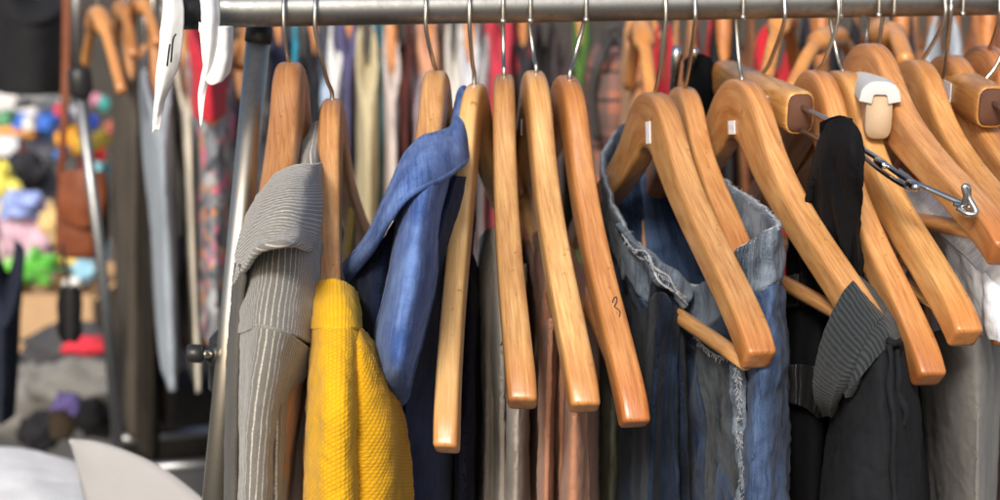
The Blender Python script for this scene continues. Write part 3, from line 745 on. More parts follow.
pk = cloth('pocket', [
 [(690, 318, 1.07), (704, 330, 1.045), (720, 340, 1.01), (740, 346, .965)],
 [(694, 336, 1.06), (706, 352, 1.035), (722, 362, 1.0), (742, 362, .96)],
 [(698, 372, 1.06), (712, 386, 1.03), (726, 396, .99), (742, 400, .955)],
 [(704, 420, 1.05), (716, 440, 1.02), (730, 456, .985), (742, 470, .95)],
 [(704, 515, 1.05), (716, 515, 1.02), (730, 515, .98), (742, 515, .95)]], denim('grey faded denim', (.006, .009, .014), (.075, .09, .11), .5, spots=26), fj, 50, 100, fold=(.005, 40, 14), wr=(.003, 60), seed=84)
seam(fj, [(692, 326, 1.055), (698, 340, 1.04), (708, 350, 1.02), (722, 357, .985), (738, 352, .955), (745, 344, .94)], .0007, name='torn_edge')

hem(fj, jb, j=38, r=.0010, m=FJ, name='panel_seam', rng=(.50, .80), wob=.5)
def fray(parent, pts, n, ln, m=FRAY, name='frayed_threads', seed=0, world=False, r=.00022):
    rr_ = random.Random(seed); P = smooth_path(pts if world else [at(*p) for p in pts], 120); parts = []
    for k in range(n):
        p = P[rr_.randrange(119)] + Vector((rr_.uniform(-1, 1), rr_.uniform(-1, .3), rr_.uniform(-1, 1))) * .0012
        d = Vector((rr_.uniform(-1, 1), rr_.uniform(-1, .1), rr_.uniform(-1, .6))).normalized() * ln * rr_.uniform(.4, 1)
        parts.append(tube([p, p + d * .5 + Vector((0, 0, -.0003)), p + d + Vector((0, 0, -.0012))], r, 4))
    V, Fc = join(*parts); return mesh(name, V, Fc, m, parent)
Q = o_grid[wb.name]
fray(wb, [Q[0][i_] for i_ in range(84, 170, 3)], 240, .0034, world=True, seed=1)
fray(wb, [Q[0][i_] for i_ in range(0, 60, 3)], 110, .0028, world=True, seed=2)
fray(fj, [(692, 326, 1.055), (698, 340, 1.04), (708, 350, 1.02), (722, 357, .985), (738, 352, .955), (745, 344, .94)], 110, .003, seed=3)
fray(fj, [(738, 352, .945), (737, 372, .943), (739, 400, .94), (737, 430, .94), (742, 460, .94), (744, 512, .938)], 170, .0036, seed=4)
fray(fj, [(625, 240, 1.09), (637, 251, 1.06), (648, 256, 1.03), (657, 272, 1.04), (670, 282, 1.045), (686, 300, 1.05)], 60, .003, seed=5)
# ------------------------------------------------------------ black garments
BK = fabric('black jersey', (.0035, .0035, .0045), .3, sheen=.0, rough=.95)
BKR = ribbed('black rib', (.005, .0052, .006), .0040, 'X', .6)
bt = empty('black_pullover', at(810, 520, 1.1), 'black pullover hanging between the faded jeans and the charcoal cardigan', 'pullover')
cloth('body', [
 [(792, 205, 1.22), (796, 196, 1.15), (812, 192, 1.10), (832, 205, 1.10), (846, 225, 1.16)],
 [(786, 270, 1.24), (789, 262, 1.12), (808, 256, 1.07), (830, 260, 1.07), (846, 275, 1.14)],
 [(784, 340, 1.24), (787, 335, 1.08), (806, 325, 1.04), (828, 322, 1.04), (842, 330, 1.12)],
 [(783, 420, 1.24), (786, 415, 1.06), (804, 410, 1.02), (824, 410, 1.02), (840, 412, 1.1)],
 [(783, 515, 1.24), (786, 515, 1.06), (802, 515, 1.01), (820, 515, 1.01), (836, 515, 1.1)]], BK, bt, 60, 110, fold=(.004, 22, 5), seed=90)
cloth('rib_hem', [
 [(786, 277, 1.09), (800, 274, 1.06), (816, 272, 1.055), (832, 274, 1.06)],
 [(786, 292, 1.085), (800, 290, 1.055), (816, 288, 1.05), (832, 290, 1.055)],
 [(786, 308, 1.08), (800, 306, 1.05), (816, 304, 1.045), (832, 306, 1.05)]], BKR, bt, 40, 20, fold=(.0005, 20, 20), thick=.004, seed=91)
cloth('rib_cuff', [
 [(785, 366, 1.05), (796, 365, 1.02), (810, 366, 1.01), (824, 372, 1.02)],
 [(784, 384, 1.045), (796, 384, 1.015), (808, 386, 1.005), (822, 394, 1.01)],
 [(784, 402, 1.04), (796, 404, 1.01), (806, 408, 1.0), (820, 418, 1.0)]], BKR, bt, 30, 20, fold=(.0005, 20, 20), thick=.004, seed=92)

# ------------------------------------------------------------ charcoal cardigan
CH = fabric('charcoal jersey', (.012, .0128, .0155), .22, sheen=.2, mott=30)
CHR = ribbed('charcoal rib collar', (.046, .054, .058), .0036, 'Y', .4, deepcol=(.018, .021, .023))
cg = empty('charcoal_cardigan', at(870, 520, 1.0), 'charcoal cardigan with a wide ribbed collar, over the hanger with the white price sticker', 'cardigan')
cc = cloth('collar', [
 [(862, 281, 1.03), (853, 279, .985), (850, 285, .958), (838, 309, .945), (826, 338, .94), (819, 368, .945), (818, 395, .96), (826, 414, .985)],
 [(872, 292, 1.02), (864, 290, .975), (859, 299, .945), (846, 322, .93), (834, 350, .925), (826, 376, .93), (823, 398, .945), (829, 412, .975)],
 [(882, 306, 1.01), (876, 305, .962), (868, 312, .932), (855, 334, .917), (843, 360, .912), (834, 382, .918), (829, 400, .935), (832, 412, .97)],
 [(890, 318, 1.0), (885, 318, .95), (876, 324, .922), (864, 345, .905), (852, 368, .90), (842, 388, .905), (835, 404, .925), (835, 416, .965)]], CHR, cg, 110, 50, fold=(.001, 20, 10), wr=(.0015, 40), thick=.006, seed=100, uvflip=True)
cr2 = cloth('under_collar', [
 [(884, 314, 1.0), (880, 313, .955), (868, 322, .93), (856, 342, .918), (848, 366, .915), (840, 388, .92)],
 [(892, 322, .99), (889, 322, .94), (880, 330, .918), (866, 350, .905), (855, 372, .903), (846, 392, .912)],
 [(900, 340, .985), (896, 340, .935), (888, 346, .912), (872, 362, .902), (858, 382, .90), (848, 398, .91)]], CHR, cg, 80, 30, fold=(.0008, 20, 10), thick=.005, seed=101, uvflip=True)
cb = cloth('body', [
 [(836, 414, 1.06), (838, 405, .97), (850, 388, .93), (866, 366, .912), (884, 348, .908), (898, 342, .94), (904, 346, 1.03), (906, 350, 1.2)],
 [(828, 440, 1.06), (832, 436, .97), (846, 425, .918), (866, 412, .895), (888, 400, .89), (908, 392, .925), (916, 390, 1.02), (920, 390, 1.2)],
 [(822, 470, 1.06), (826, 468, .965), (842, 462, .91), (866, 455, .888), (892, 450, .885), (914, 445, .92), (923, 440, 1.02), (927, 440, 1.2)],
 [(818, 515, 1.06), (820, 515, .96), (838, 515, .905), (864, 515, .885), (894, 515, .882), (918, 515, .918), (929, 515, 1.02), (932, 515, 1.2)]], CH, cg, 90, 110, fold=(.006, 26, 4), wr=(.003, 35), thick=.003, seed=103)
for pts in ([(889, 346, .905), (891, 360, .897), (890, 390, .885), (894, 420, .88), (893, 470, .878), (896, 512, .878)], [(897, 350, .912), (899, 375, .903), (898, 392, .902), (906, 412, .90), (903, 425, .90)], [(888, 340, .908), (893, 343, .905), (899, 343, .913), (901, 349, .92)]):
    P = smooth_path([at(*p) for p in pts], 50); V, Fc = tube(P, [.0022 * (.9 + .5 * noise.noise(p * 120)) for p in P], 8)
    mesh('gathered_seam', V, Fc, CH, cg, [(v.x, v.z) for v in V])

# ------------------------------------------------------------ grey trousers and pale jeans at the right
GT = fabric('grey cotton twill', (.15, .147, .14), .14)
gt = empty('grey_trousers', at(955, 520, 1.1), 'grey twill trousers hanging below the pale jeans at the right edge', 'trousers')
cloth('leg_panel', [
 [(905, 345, 1.25), (918, 338, 1.12), (940, 330, 1.02), (966, 326, .985), (990, 322, 1.0), (1002, 320, 1.1), (1010, 318, 1.25)],
 [(908, 400, 1.25), (922, 395, 1.12), (943, 390, 1.02), (968, 388, .98), (988, 386, .99), (997, 384, 1.1), (1003, 382, 1.25)],
 [(912, 455, 1.25), (926, 452, 1.12), (945, 450, 1.02), (968, 448, .98), (986, 446, .985), (994, 445, 1.1), (999, 444, 1.25)],
 [(916, 515, 1.25), (930, 515, 1.12), (948, 515, 1.02), (968, 515, .98), (984, 515, .985), (992, 515, 1.1), (996, 515, 1.25)]], GT, gt, 80, 100, fold=(.006, 20, 3), wr=(.002, 30), seed=110)
PJ = denim('bleached denim', (.40, .46, .58), (.74, .77, .80), .6, spots=20)
pj = empty('bleached_jeans', at(975, 345, 0.938), 'bleached pale blue jeans drooping behind the hanger tips at the right edge', 'jeans')
cloth('waistband', [
 [(888, 180, 1.120), (900, 192, 1.095), (922, 214, 1.054), (948, 238, 1.011), (972, 258, 0.979), (990, 278, 0.960), (1000, 300, 0.955)],
 [(896, 178, 1.107), (910, 190, 1.080), (934, 210, 1.038), (960, 232, 0.995), (984, 250, 0.963), (1000, 268, 0.945), (1010, 290, 0.950)],
 [(900, 172, 1.115), (914, 182, 1.088), (940, 200, 1.045), (968, 222, 1.001), (992, 238, 0.969), (1010, 256, 0.950), (1020, 280, 0.945)]], PJ, pj, 70, 24, fold=(.003, 40, 20), thick=.005, seed=112)
cloth('leg_panel', [
 [(894, 190, 1.138), (908, 200, 1.101), (934, 222, 1.048), (962, 246, 0.994), (984, 262, 0.963), (1004, 282, 0.953)],
 [(910, 235, 1.130), (922, 240, 1.084), (944, 256, 1.033), (968, 272, 0.981), (988, 286, 0.951), (1006, 300, 0.942)],
 [(925, 290, 1.122), (936, 292, 1.077), (954, 300, 1.028), (974, 308, 0.978), (990, 314, 0.945), (1008, 325, 0.931)],
 [(940, 330, 1.115), (950, 330, 1.070), (964, 332, 1.023), (980, 336, 0.975), (994, 340, 0.938), (1008, 345, 0.921)]], PJ, pj, 70, 60, fold=(.004, 40, 10), wr=(.003, 40), seed=113)
bj = empty('rolled_denim', at(992, 300, .98), 'small crumpled pale denim waistband poking in at the far right edge', 'jeans')
cloth('waistband', [
 [(974, 246, 1.0), (984, 240, .98), (1000, 236, .97), (1020, 234, .97)],
 [(976, 258, .99), (986, 250, .965), (1002, 246, .955), (1022, 244, .96)],
 [(978, 272, .99), (988, 268, .965), (1004, 266, .955), (1022, 264, .96)],
 [(984, 288, 1.0), (994, 290, .975), (1008, 292, .965), (1024, 292, .97)]], PJ, bj, 40, 40, fold=(.003, 60, 40), thick=.005, seed=114)
rb = empty('rust_coat', at(1000, 515, 1.3), 'rust brown coat just showing at the lower right corner', 'coat')
cloth('body', [
 [(994, 340, 1.3), (1004, 330, 1.2), (1040, 325, 1.15), (1080, 325, 1.2)],
 [(994, 420, 1.3), (1003, 420, 1.2), (1040, 420, 1.14), (1080, 420, 1.2)],
 [(994, 515, 1.3), (1001, 515, 1.2), (1040, 515, 1.14), (1080, 515, 1.2)]], fabric('rust wool', (.16, .045, .02)), rb, 40, 50, seed=115)

# ------------------------------------------------------------ clamp hangers
def clamp_hanger(key, A, B, height, label, tintm, hx, neck, sticker=True, rods=None, thick=.011, cap=None, front=True):
    a = at(*A); b = at(*B)                 # far and near end, middle of the block
    ax = (b - a); Ln = ax.length; ax.normalize(); X = ax.cross(Vector((0, 0, 1))).normalized(); Z = X.cross(ax).normalized()
    nk = at(*neck)
    o = empty('clamp_hanger', nk, label, 'clamp hanger', None)
    rows = 10; V = []; Fc = []; UVs = []
    sec = []
    hh = height / 2; n = 24
    for k in range(n):
        w = 2 * pi * k / n; cx = abs(cos(w)) ** .55 * (1 if cos(w) > 0 else -1); cz = abs(sin(w)) ** .55 * (1 if sin(w) > 0 else -1)
        sec.append((cx * thick, cz * hh))
    st = [(0, .75), (.004, .93), (.012, 1), (Ln * .3, 1), (Ln * .6, 1), (Ln - .008, 1), (Ln - .002, .97), (Ln, .92)]
    for q, (s, k) in enumerate(st):
        for x, z in sec:
            V.append(a + ax * s + X * x * k + Z * z * k); UVs.append((s, x + z))
    for q in range(len(st) - 1):
        for k in range(n):
            k2 = (k + 1) % n; Fc.append((q * n + k, q * n + k2, (q + 1) * n + k2, (q + 1) * n + k))
    Fc.append(tuple(reversed(range(n)))); Fc.append(tuple((len(st) - 1) * n + k for k in range(n)))
    blk = mesh('clamp_block', V, Fc, tintm[0], o, UVs); blk.color = (*tintm[1], 1)
    if cap is None:
        e = b + ax * .0006
        v, f = tube([b - ax * .004, b + ax * .0012], .0001, 6)
        V2 = []; 
        for s, k in ((Ln + .0004, .86), (Ln + .0016, .80)):
            for x, z in sec: V2.append(a + ax * s + X * x * k + Z * z * k)
        F2 = [(k, (k + 1) % n, n + (k + 1) % n, n + k) for k in range(n)] + [tuple(reversed(range(n))), tuple(n + k for k in range(n))]
        mesh('felt_end', V2, F2, plain('brown felt end', (.09, .035, .018), .8), o)
    pts = smooth_path(hook_path(None, nk, hx, front), 50); pts[0] = nk - Vector((0, 0, .01))
    mesh('hook', *tube(pts, .00155, 8), STEEL, o)
    if rods:
        for (r0, r1) in rods:
            P = smooth_path([at(*r0), at((r0[0] + r1[0]) / 2, (r0[1] + r1[1]) / 2, (r0[2] + r1[2]) / 2), at(*r1)], 12)
            mesh('rod', *tube(P, .0019, 12), CHROME, o)
    if sticker:
        c = a.lerp(b, sticker) - X * (thick + .0006)
        if X.x < 0: X = -X
        c = a.lerp(b, sticker) - X * (thick + .0005)
        v = []; 
        for dx, dz in ((-.011, -.007), (.011, -.007), (.011, .007), (-.011, .007)):
            for t in (0, .0005): v.append(c + ax * dx + Z * dz - X * t)
        f = [(0, 2, 4, 6), (1, 7, 5, 3), (0, 1, 3, 2), (2, 3, 5, 4), (4, 5, 7, 6), (6, 7, 1, 0)]
        s = mesh('price_sticker', v, f, STICK, o, smooth=False)
        vs = []
        for k in range(3):
            cc_ = c - X * .0007 + ax * (-.005 + k * .0045)
            vv = []
            for dx, dz in ((-.0012, -.003), (.0012, -.003), (.0012, .003), (-.0012, .003)):
                for t in (0, .0002): vv.append(cc_ + ax * dx + Z * dz - X * t)
            vs.append((vv, f))
        mesh('print', *join(*vs), plain('faded label print', (.45, .42, .6), .6), s, smooth=False)
    return o, (a, b, ax, X, Z)
ch1, fr1 = clamp_hanger('C1', (722, 78, 1.27), (800, 113, 1.09), .032, 'short wooden clamp hanger whose steel rods carry the black cloth and a spring clip', (WOOD, (1.05, .92, .66)), 780, (762, 80, 1.19), sticker=.74,
   rods=[((802, 107, 1.09), (850, 131, .992)), ((800, 130, 1.09), (846, 152, .992)), ((716, 68, 1.28), (690, 60, 1.32)), ((716, 82, 1.28), (692, 74, 1.32))])
ch2, fr2 = clamp_hanger('C2', (950, 84, 1.19), (992, 107, 1.08), .031, 'wooden clamp hanger with brown felt end and one thin rod at the right edge', (WOOD, (1.0, .85, .6)), 1010, (985, 86, 1.13), sticker=.32,
   rods=[((993, 103, 1.08), (1040, 128, 1.0))])
ch3, fr3 = clamp_hanger('C3', (868, 101, 1.15), (879, 116, 1.065), .034, 'white topped padded clamp hanger squeezed between two curved wooden hangers', (plain('pale pad', (.46, .33, .21), .7, .08), (1, 1, 1)), 889, (876, 88, 1.17), sticker=None, cap=1, thick=.0095, front=False)
a, b, ax, X, Z = fr3
V = []; n = 14
for i in range(n + 1):
    for j in range(9):
        u = -1 + 2 * i / n; s = j / 8
        x = u * .0100; z = .0175 - .006 * u ** 4 - (.004 if abs(u) > .99 else 0)
        V.append(a.lerp(b, -.03 + s * 1.06) + X * x + Z * (z + .002))
Fc = [(i * 9 + j, (i + 1) * 9 + j, (i + 1) * 9 + j + 1, i * 9 + j + 1) for i in range(n) for j in range(8)]
wc = mesh('white_pad', V, Fc, plain('white pad', (.52, .53, .53), .6, .04), ch3); md = wc.modifiers.new('t', 'SOLIDIFY'); md.thickness = .009; md.offset = 0; add_bevel(wc, .003)
# steel clip bar in front of the rounded hangers, with sprung clips
cb_ = ch1
P = smooth_path([at(858, 146, 1.03), at(880, 160, 1.0), at(905, 178, .965), (at(940, 194, .945)), at(972, 208, .93)], 40)
mesh('bar', *tube(P, .0019, 14), CHROME, cb_)
P2 = smooth_path([at(862, 155, 1.03), at(880, 170, .998), at(903, 185, .963), at(918, 190, .955)], 30)
mesh('bar', *tube(P2, .0017, 14), CHROME, cb_)
Pc = smooth_path([at(955, 204, .935), at(963, 205, .93), at(966, 196, .928), at(964, 187, .928), at(968, 188, .928), at(969, 198, .928), at(976, 212, .925), at(968, 214, .925), at(958, 208, .93)], 50)
mesh('spring_clip', *tube(Pc, .0019, 10), CHROME, cb_)
for px in ((876, 160), (908, 182)):
    p = at(px[0], px[1], 1.0 if px[0] < 900 else .96); q = at(px[0] + 9, px[1] + 6, .985 if px[0] < 900 else .945)
    mesh('clip_jaw', *tube([p, p.lerp(q, .2), p.lerp(q, .8), q], [.002, .0029, .0029, .002], 14), CHROME, cb_)

# black cloth over the rods
bc = empty('black_scarf', at(835, 270, .98), 'soft black cloth draped over the steel rods of the short clamp hanger', 'cloth')
BKS = fabric('black knit', (.007, .007, .009), .3, sheen=.3, rough=.8)
cloth('drape', [
 [(810, 182, 1.07), (816, 152, 1.05), (822, 135, 1.02), (830, 122, .995), (842, 118, .98), (852, 121, .97), (860, 133, .965), (863, 150, .97)],
 [(804, 215, 1.07), (809, 190, 1.03), (816, 172, 1.018), (826, 156, .995), (838, 150, .978), (849, 152, .957), (858, 165, .955), (862, 185, .965)],
 [(798, 248, 1.092), (804, 230, 1.042), (813, 214, 1.040), (823, 200, 1.012), (834, 196, 1.000), (847, 196, 0.972), (857, 206, 0.977), (861, 222, 0.992)],
 [(797, 275, 1.104), (803, 268, 1.054), (812, 258, 1.052), (822, 250, 1.024), (834, 246, 1.014), (846, 246, 0.989), (857, 252, 0.994), (862, 262, 1.014)],
 [(799, 320, 1.106), (806, 320, 1.056), (814, 318, 1.054), (824, 316, 1.016), (834, 312, 1.036), (846, 310, 1.006), (857, 305, 1.016), (862, 310, 1.036)]], BKS, bc, 110, 90, fold=(.0035, 75, 7), wr=(.002, 40), thick=.003, seed=120)
cloth('inner_fold', [
 [(820, 122, 1.04), (836, 116, 1.0), (850, 119, .975)],
 [(818, 170, 1.05), (836, 165, 1.01), (852, 170, .985)],
 [(815, 230, 1.05), (834, 230, 1.01), (852, 235, .985)],
 [(815, 280, 1.05), (834, 282, 1.01), (852, 285, .985)]], BK, bc, 40, 50, fold=(.006, 50, 8), seed=121)
# black strap garment by the far rods
bs = empty('black_trousers', at(700, 160, 1.3), 'black trousers clipped behind the white stickered hangers', 'trousers')
cloth('leg_panel', [
 [(684, 62, 1.34), (690, 55, 1.30), (702, 54, 1.27), (711, 60, 1.27), (716, 72, 1.30)],
 [(684, 85, 1.34), (690, 80, 1.30), (702, 78, 1.265), (711, 84, 1.265), (716, 92, 1.30)],
 [(690, 130, 1.34), (696, 128, 1.30), (706, 126, 1.265), (714, 130, 1.265), (720, 136, 1.30)],
 [(696, 190, 1.34), (702, 190, 1.30), (710, 190, 1.27), (718, 190, 1.27), (722, 194, 1.30)]], BK, bs, 30, 40, fold=(.004, 40, 8), seed=122)
for k, px in enumerate(((677, 46), (694, 48))):
    c0 = at(px[0] - 4 + k * 3, px[1] + 46 - k * 30, 1.27); c1 = at(px[0], px[1], 1.27)
    mesh('clip', *tube([c0, c0.lerp(c1, .8), c1], [.003, .0045, .0035], 12), CHROME, bs)

sticker_on('H8', -.012, -.024, .010, .016); sticker_on('H10', -.004, -.030, .013, .010); sticker_on('H15', -.03, -.055, .010, .012); sticker_on('H6', .016, -.045, .006, .012)
sticker_on('H7', .02, -.04, .006, .014)
# pen mark on the reddish hanger, two short strokes laid on the wood
bpy.context.view_layer.update()
o7 = HANGERS['H7'][0]; body7 = [c for c in o7.children if c.name.startswith('hanger_body')][0]
inv = body7.matrix_world.inverted()
pl = []
for px, py in smooth_path([Vector((x, y, 0)) for x, y in ((612.5, 303), (613.5, 299), (616.2, 297), (616.8, 302), (614.5, 306.5), (617.5, 309), (620, 312), (619.5, 317))], 26) and [(v.x, v.y) for v in smooth_path([Vector((x, y, 0)) for x, y in ((612.5, 303), (613.5, 299), (616.2, 297), (616.8, 302), (614.5, 306.5), (617.5, 309), (620, 312), (619.5, 317))], 26)]:
    q = at(px, py, 1.0); d = (q - CAM).normalized()
    hit, loc, nrm, idx = body7.ray_cast(inv @ CAM, (inv.to_3x3() @ d).normalized())
    if hit: pl.append(loc + nrm * .0001)
if len(pl) > 5: mesh('pen_mark', *tube(pl, .00045, 6), INK, body7, world=False)

# the frayed placket is a narrow folded strip of denim under the threads
cloth('placket', [[(732, 352, .962), (738, 352, .953), (745, 350, .95)], [(732, 400, .958), (738, 402, .948), (745, 400, .945)], [(735, 450, .955), (741, 452, .945), (748, 450, .942)], [(736, 515, .955), (742, 515, .945), (750, 515, .942)]], FJ, fj, 12, 90, fold=(.004, 60, 30), wr=(.006, 70), thick=.003, seed=88)
# ------------------------------------------------------------ background garments
_fab = {}
def bgfab(col, var=.2):
    k = tuple(round(x, 3) for x in col)
    if k not in _fab: _fab[k] = fabric('cloth %d' % (len(_fab) + 1), col, var, weave=300, wb=.3, mott=9, sheen=.05)
    return _fab[k]
def blotch(name, base, cols, scale=26):
    m, nt, b = nodes_of(name); T = NT(nt); v = T.uv(1, 1)
    c = base
    for k, cc in enumerate(cols):
        mp = nt.nodes.new('ShaderNodeMapping'); mp.inputs['Location'].default_value = (k * 3.1, k * 1.7, 0); T.l(v, mp.inputs[0])
        f = T.ramp(T.noise(mp.outputs[0], scale, 2, .5), [(.56, 0.), (.6, 1.)])
        c = T.mix(f, c, cc)
    T.l(c, b.inputs['Base Color']); b.inputs['Roughness'].default_value = .8
    return m
def plaid(name, base, a, bcol, per=.03):
    m, nt, b = nodes_of(name); T = NT(nt); v = T.uv(1, 1)
    s = nt.nodes.new('ShaderNodeSeparateXYZ'); T.l(v, s.inputs[0])
    fx = T.math('FRACT', T.math('DIVIDE', s.outputs['X'], per)); fy = T.math('FRACT', T.math('DIVIDE', s.outputs['Y'], per))
    c = T.mix(T.math('MULTIPLY', T.math('LESS_THAN', fx, .45), .7), base, a); c = T.mix(T.math('MULTIPLY', T.math('LESS_THAN', fy, .45), .6), c, a)
    c = T.mix(T.math('LESS_THAN', T.math('ABSOLUTE', T.math('SUBTRACT', fx, .7)), .05), c, bcol); c = T.mix(T.math('LESS_THAN', T.math('ABSOLUTE', T.math('SUBTRACT', fy, .7)), .05), c, bcol)
    T.l(c, b.inputs['Base Color']); b.inputs['Roughness'].default_value = .8
    return m
def bg_garment(name, px, top, bot, Y, w, m, label, cat, group, lean=0, depth=.40, seed=0, yaw=0, hang=True, hookup=30, slope=.10, shrink=1.0, wtint=(1, 1, 1)):
    """a closed garment on its own hanger; w and the heights are picture sizes at distance Y, the rest is real depth"""
    c0 = at(px, top, Y); c1 = at(px + lean, bot, Y); sc = (at(px + w, top, Y) - c0).length
    t = empty(name, Vector((c1.x, Y, c1.z)), label, cat, group)
    H = c0.z - c1.z; rows = []
    yaw = yaw * .15 + math.degrees(math.atan((500 - px) / F)) * .9
    R = Matrix.Rotation(radians(yaw), 3, 'Z')
    for f in (0, .03, .08, .2, .45, .75, 1.0):
        z = c0.z - H * f; cx = c0.x + (c1.x - c0.x) * f
        dep = depth * (.12 + .88 * min(1, (f / .12)) ** .8) * .5; ww = sc * .5 * (.45 if f == 0 else .8 if f < .05 else 1) * (1 + (shrink - 1) * f)
        r = []
        for k in range(15):
            a = 2 * pi * k / 14 + pi / 2
            j = 1 + .18 * noise.noise(Vector((k % 14 * .9 + seed, f * 2, seed * 2.)))
            v = R @ Vector((cos(a) * ww * j * (1 if abs(cos(a)) > .5 else .9), sin(a) * dep, 0))
            zz = z - slope * (abs(sin(a)) ** 2) * (1 - f) * .6 if f < .3 else z
            r.append(Vector((cx + v.x, Y + depth * .25 + v.y, zz)))
        rows.append(r)
    cloth('garment_body', rows, m, t, nu=57, nv=60, world_rows=True, fold=(.010, 14, 3), wr=(.003, 22), thick=.003, seed=seed)
    if hang:
        ht = c0 + Vector((0, depth * .25, .012))
        pts = [(0, 0, .0), (.01, -.005, 0), (.03, -.045, 0), (.06, -.095, 0), (.085, -.13, 0)]
        L = [Vector((0, -y, z)) for y, z, _ in reversed(pts)] + [Vector((0, y, z)) for y, z, _ in pts[1:]]
        L = smooth_path([ht + R @ (v * 1.0) for v in L], 30)
        V, Fc = tube(L, .0095, 10)
        hb = mesh('hanger_body', V, Fc, WOOD, t, [(v.y, v.x + v.z) for v in V]); hb.color = (*wtint, 1)
        hk = [ht, ht + Vector((0, 0, .05)), ht + Vector((0, .012, .075)), ht + Vector((0, 0, .095)), ht + Vector((0, -.014, .08))]
        mesh('hook', *tube(smooth_path(hk, 16), .002, 6), STEEL, hb)
    return t
GL = 'garments hanging on the far left rack'
bg_garment('dark_coat', 112, 44, 420, 2.62, 26, bgfab((.07, .058, .045)), 'dark brown coat on the far left rack beside the grey post', 'coat', GL, seed=1, yaw=25, depth=.45)
bg_garment('dark_coat', 132, 62, 445, 2.5, 26, bgfab((.03, .025, .02)), 'very dark long coat between the brown coat and the pale blue shirt', 'coat', GL, seed=2, yaw=20, lean=2)
bg_garment('pale_blue_shirt', 139, 52, 372, 2.15, 34, bgfab((.27, .31, .35)), 'washed pale blue shirt with a long hanging sleeve', 'shirt', GL, seed=3, yaw=15, lean=14, shrink=.65, wtint=(1, .95, .8))
bg_garment('beige_shirt', 169, 44, 374, 2.2, 24, bgfab((.52, .48, .40)), 'beige shirt directly right of the pale blue shirt', 'shirt', GL, seed=4, yaw=12, lean=12, shrink=.6)
bg_garment('brown_jacket', 152, 52, 410, 2.6, 22, bgfab((.09, .075, .06)), 'taupe jacket behind the pale blue shirt', 'jacket', GL, seed=5, yaw=12)
FLO = blotch('floral print', (.17, .18, .20), [(.60, .14, .24), (.36, .37, .38), (.55, .22, .10), (.07, .075, .09)], 30)
bg_garment('floral_dress', 197, 44, 330, 2.15, 46, FLO, 'grey dress with a pink and orange floral print', 'dress', GL, seed=6, yaw=8, lean=4)
bg_garment('red_blouse', 192, 12, 112, 2.0, 34, bgfab((.50, .02, .04)), 'short bright red blouse behind the white paper strips', 'blouse', GL, seed=7, lean=5, hang=False)
bg_garment('red_dress', 214, 60, 335, 2.5, 26, bgfab((.45, .03, .06)), 'long red dress between the floral dress and the plum coat', 'dress', GL, seed=77, hang=False)
bg_garment('plum_coat', 229, 58, 385, 2.45, 30, bgfab((.055, .035, .05)), 'dark plum coat just left of the chrome post', 'coat', GL, seed=8, lean=-2)
bg_garment('pink_shirt', 187, 240, 345, 2.75, 40, bgfab((.55, .30, .33)), 'pale pink top low behind the floral dress', 'top', GL, seed=9, hang=False)
GM = 'garments on the blurred rack in the middle distance'
spec = [(252, 'white_shirt', (.6, .62, .64), 16, 'white shirt showing left of the chrome post foot', 'shirt'),
 (268, 'navy_shirt', (.03, .035, .07), 16, 'dark navy shirt just right of the chrome post', 'shirt'),
 (281, 'teal_shirt', (.04, .30, .42), 13, 'bright teal shirt behind the reddish brown hanger neck', 'shirt'),
 (294, 'silver_shirt', (.45, .48, .53), 15, 'silver grey shirt between teal and black garments', 'shirt'),
 (305, 'black_shirt', (.03, .03, .035), 12, 'narrow black shirt seen above the pinstriped jacket', 'shirt'),
 (318, 'light_blue_shirt', (.38, .48, .62), 16, 'light blue shirt seen behind the long bent hook', 'shirt'),
 (329, 'white_blouse', (.66, .66, .66), 12, 'white blouse seen left of the purple garment', 'blouse'),
 (342, 'purple_shirt', (.085, .08, .17), 18, 'dull purple shirt right of the yellow sweater hanger', 'shirt'),
 (361, 'khaki_trousers', (.52, .45, .28), 24, 'cream khaki trousers, the widest pale strip right of the purple shirt', 'trousers'),
 (375, 'teal_dress', (.03, .27, .36), 12, 'teal dress right of the cream khaki trousers', 'dress'),
 (386, 'cream_blouse', (.56, .48, .44), 15, 'cream pink blouse right of the teal dress', 'blouse'),
 (399, 'maroon_coat', (.085, .022, .018), 17, 'dark maroon coat left of the blue denim shirt collar', 'coat'),
 (413, 'mauve_shirt', (.38, .30, .32), 12, 'mauve shirt right of the maroon coat', 'shirt'),
 (424, 'salmon_jacket', (.55, .28, .17), 18, 'salmon jacket behind the denim shirt hanger neck', 'jacket'),
 (439, 'brown_blouse', (.22, .13, .08), 14, 'brown blouse behind the neck of the denim shirt hanger', 'blouse'),
 (452, 'white_flowered_top', (.6, .58, .54), 18, 'off white flowered top left of the palest hanger', 'top'),
 (468, 'white_jacket', (.60, .61, .64), 18, 'white jacket behind the palest hanger neck', 'jacket'),
 (483, 'grey_jacket', (.30, .30, .31), 12, 'pale grey jacket between the palest hanger and the red jacket', 'jacket'),
 (500, 'red_jacket', (.48, .035, .06), 26, 'vivid red jacket behind the straight hanging hanger', 'jacket'),
 (524, 'black_red_jacket', None, 28, 'black jacket with red patches behind the hanger necks', 'jacket'),
 (547, 'black_coat', (.025, .022, .024), 22, 'black coat right of the black and red jacket', 'coat'),
 (566, 'plum_jacket', (.07, .05, .055), 20, 'dull plum jacket behind the marked hanger', 'jacket'),
 (584, 'green_shirt', (.07, .15, .03), 12, 'bright green top left of the checked backpack', 'top')]
rnd = random.Random(3)
BR = blotch('black red patches', (.02, .018, .02), [(.40, .02, .04)], 9)
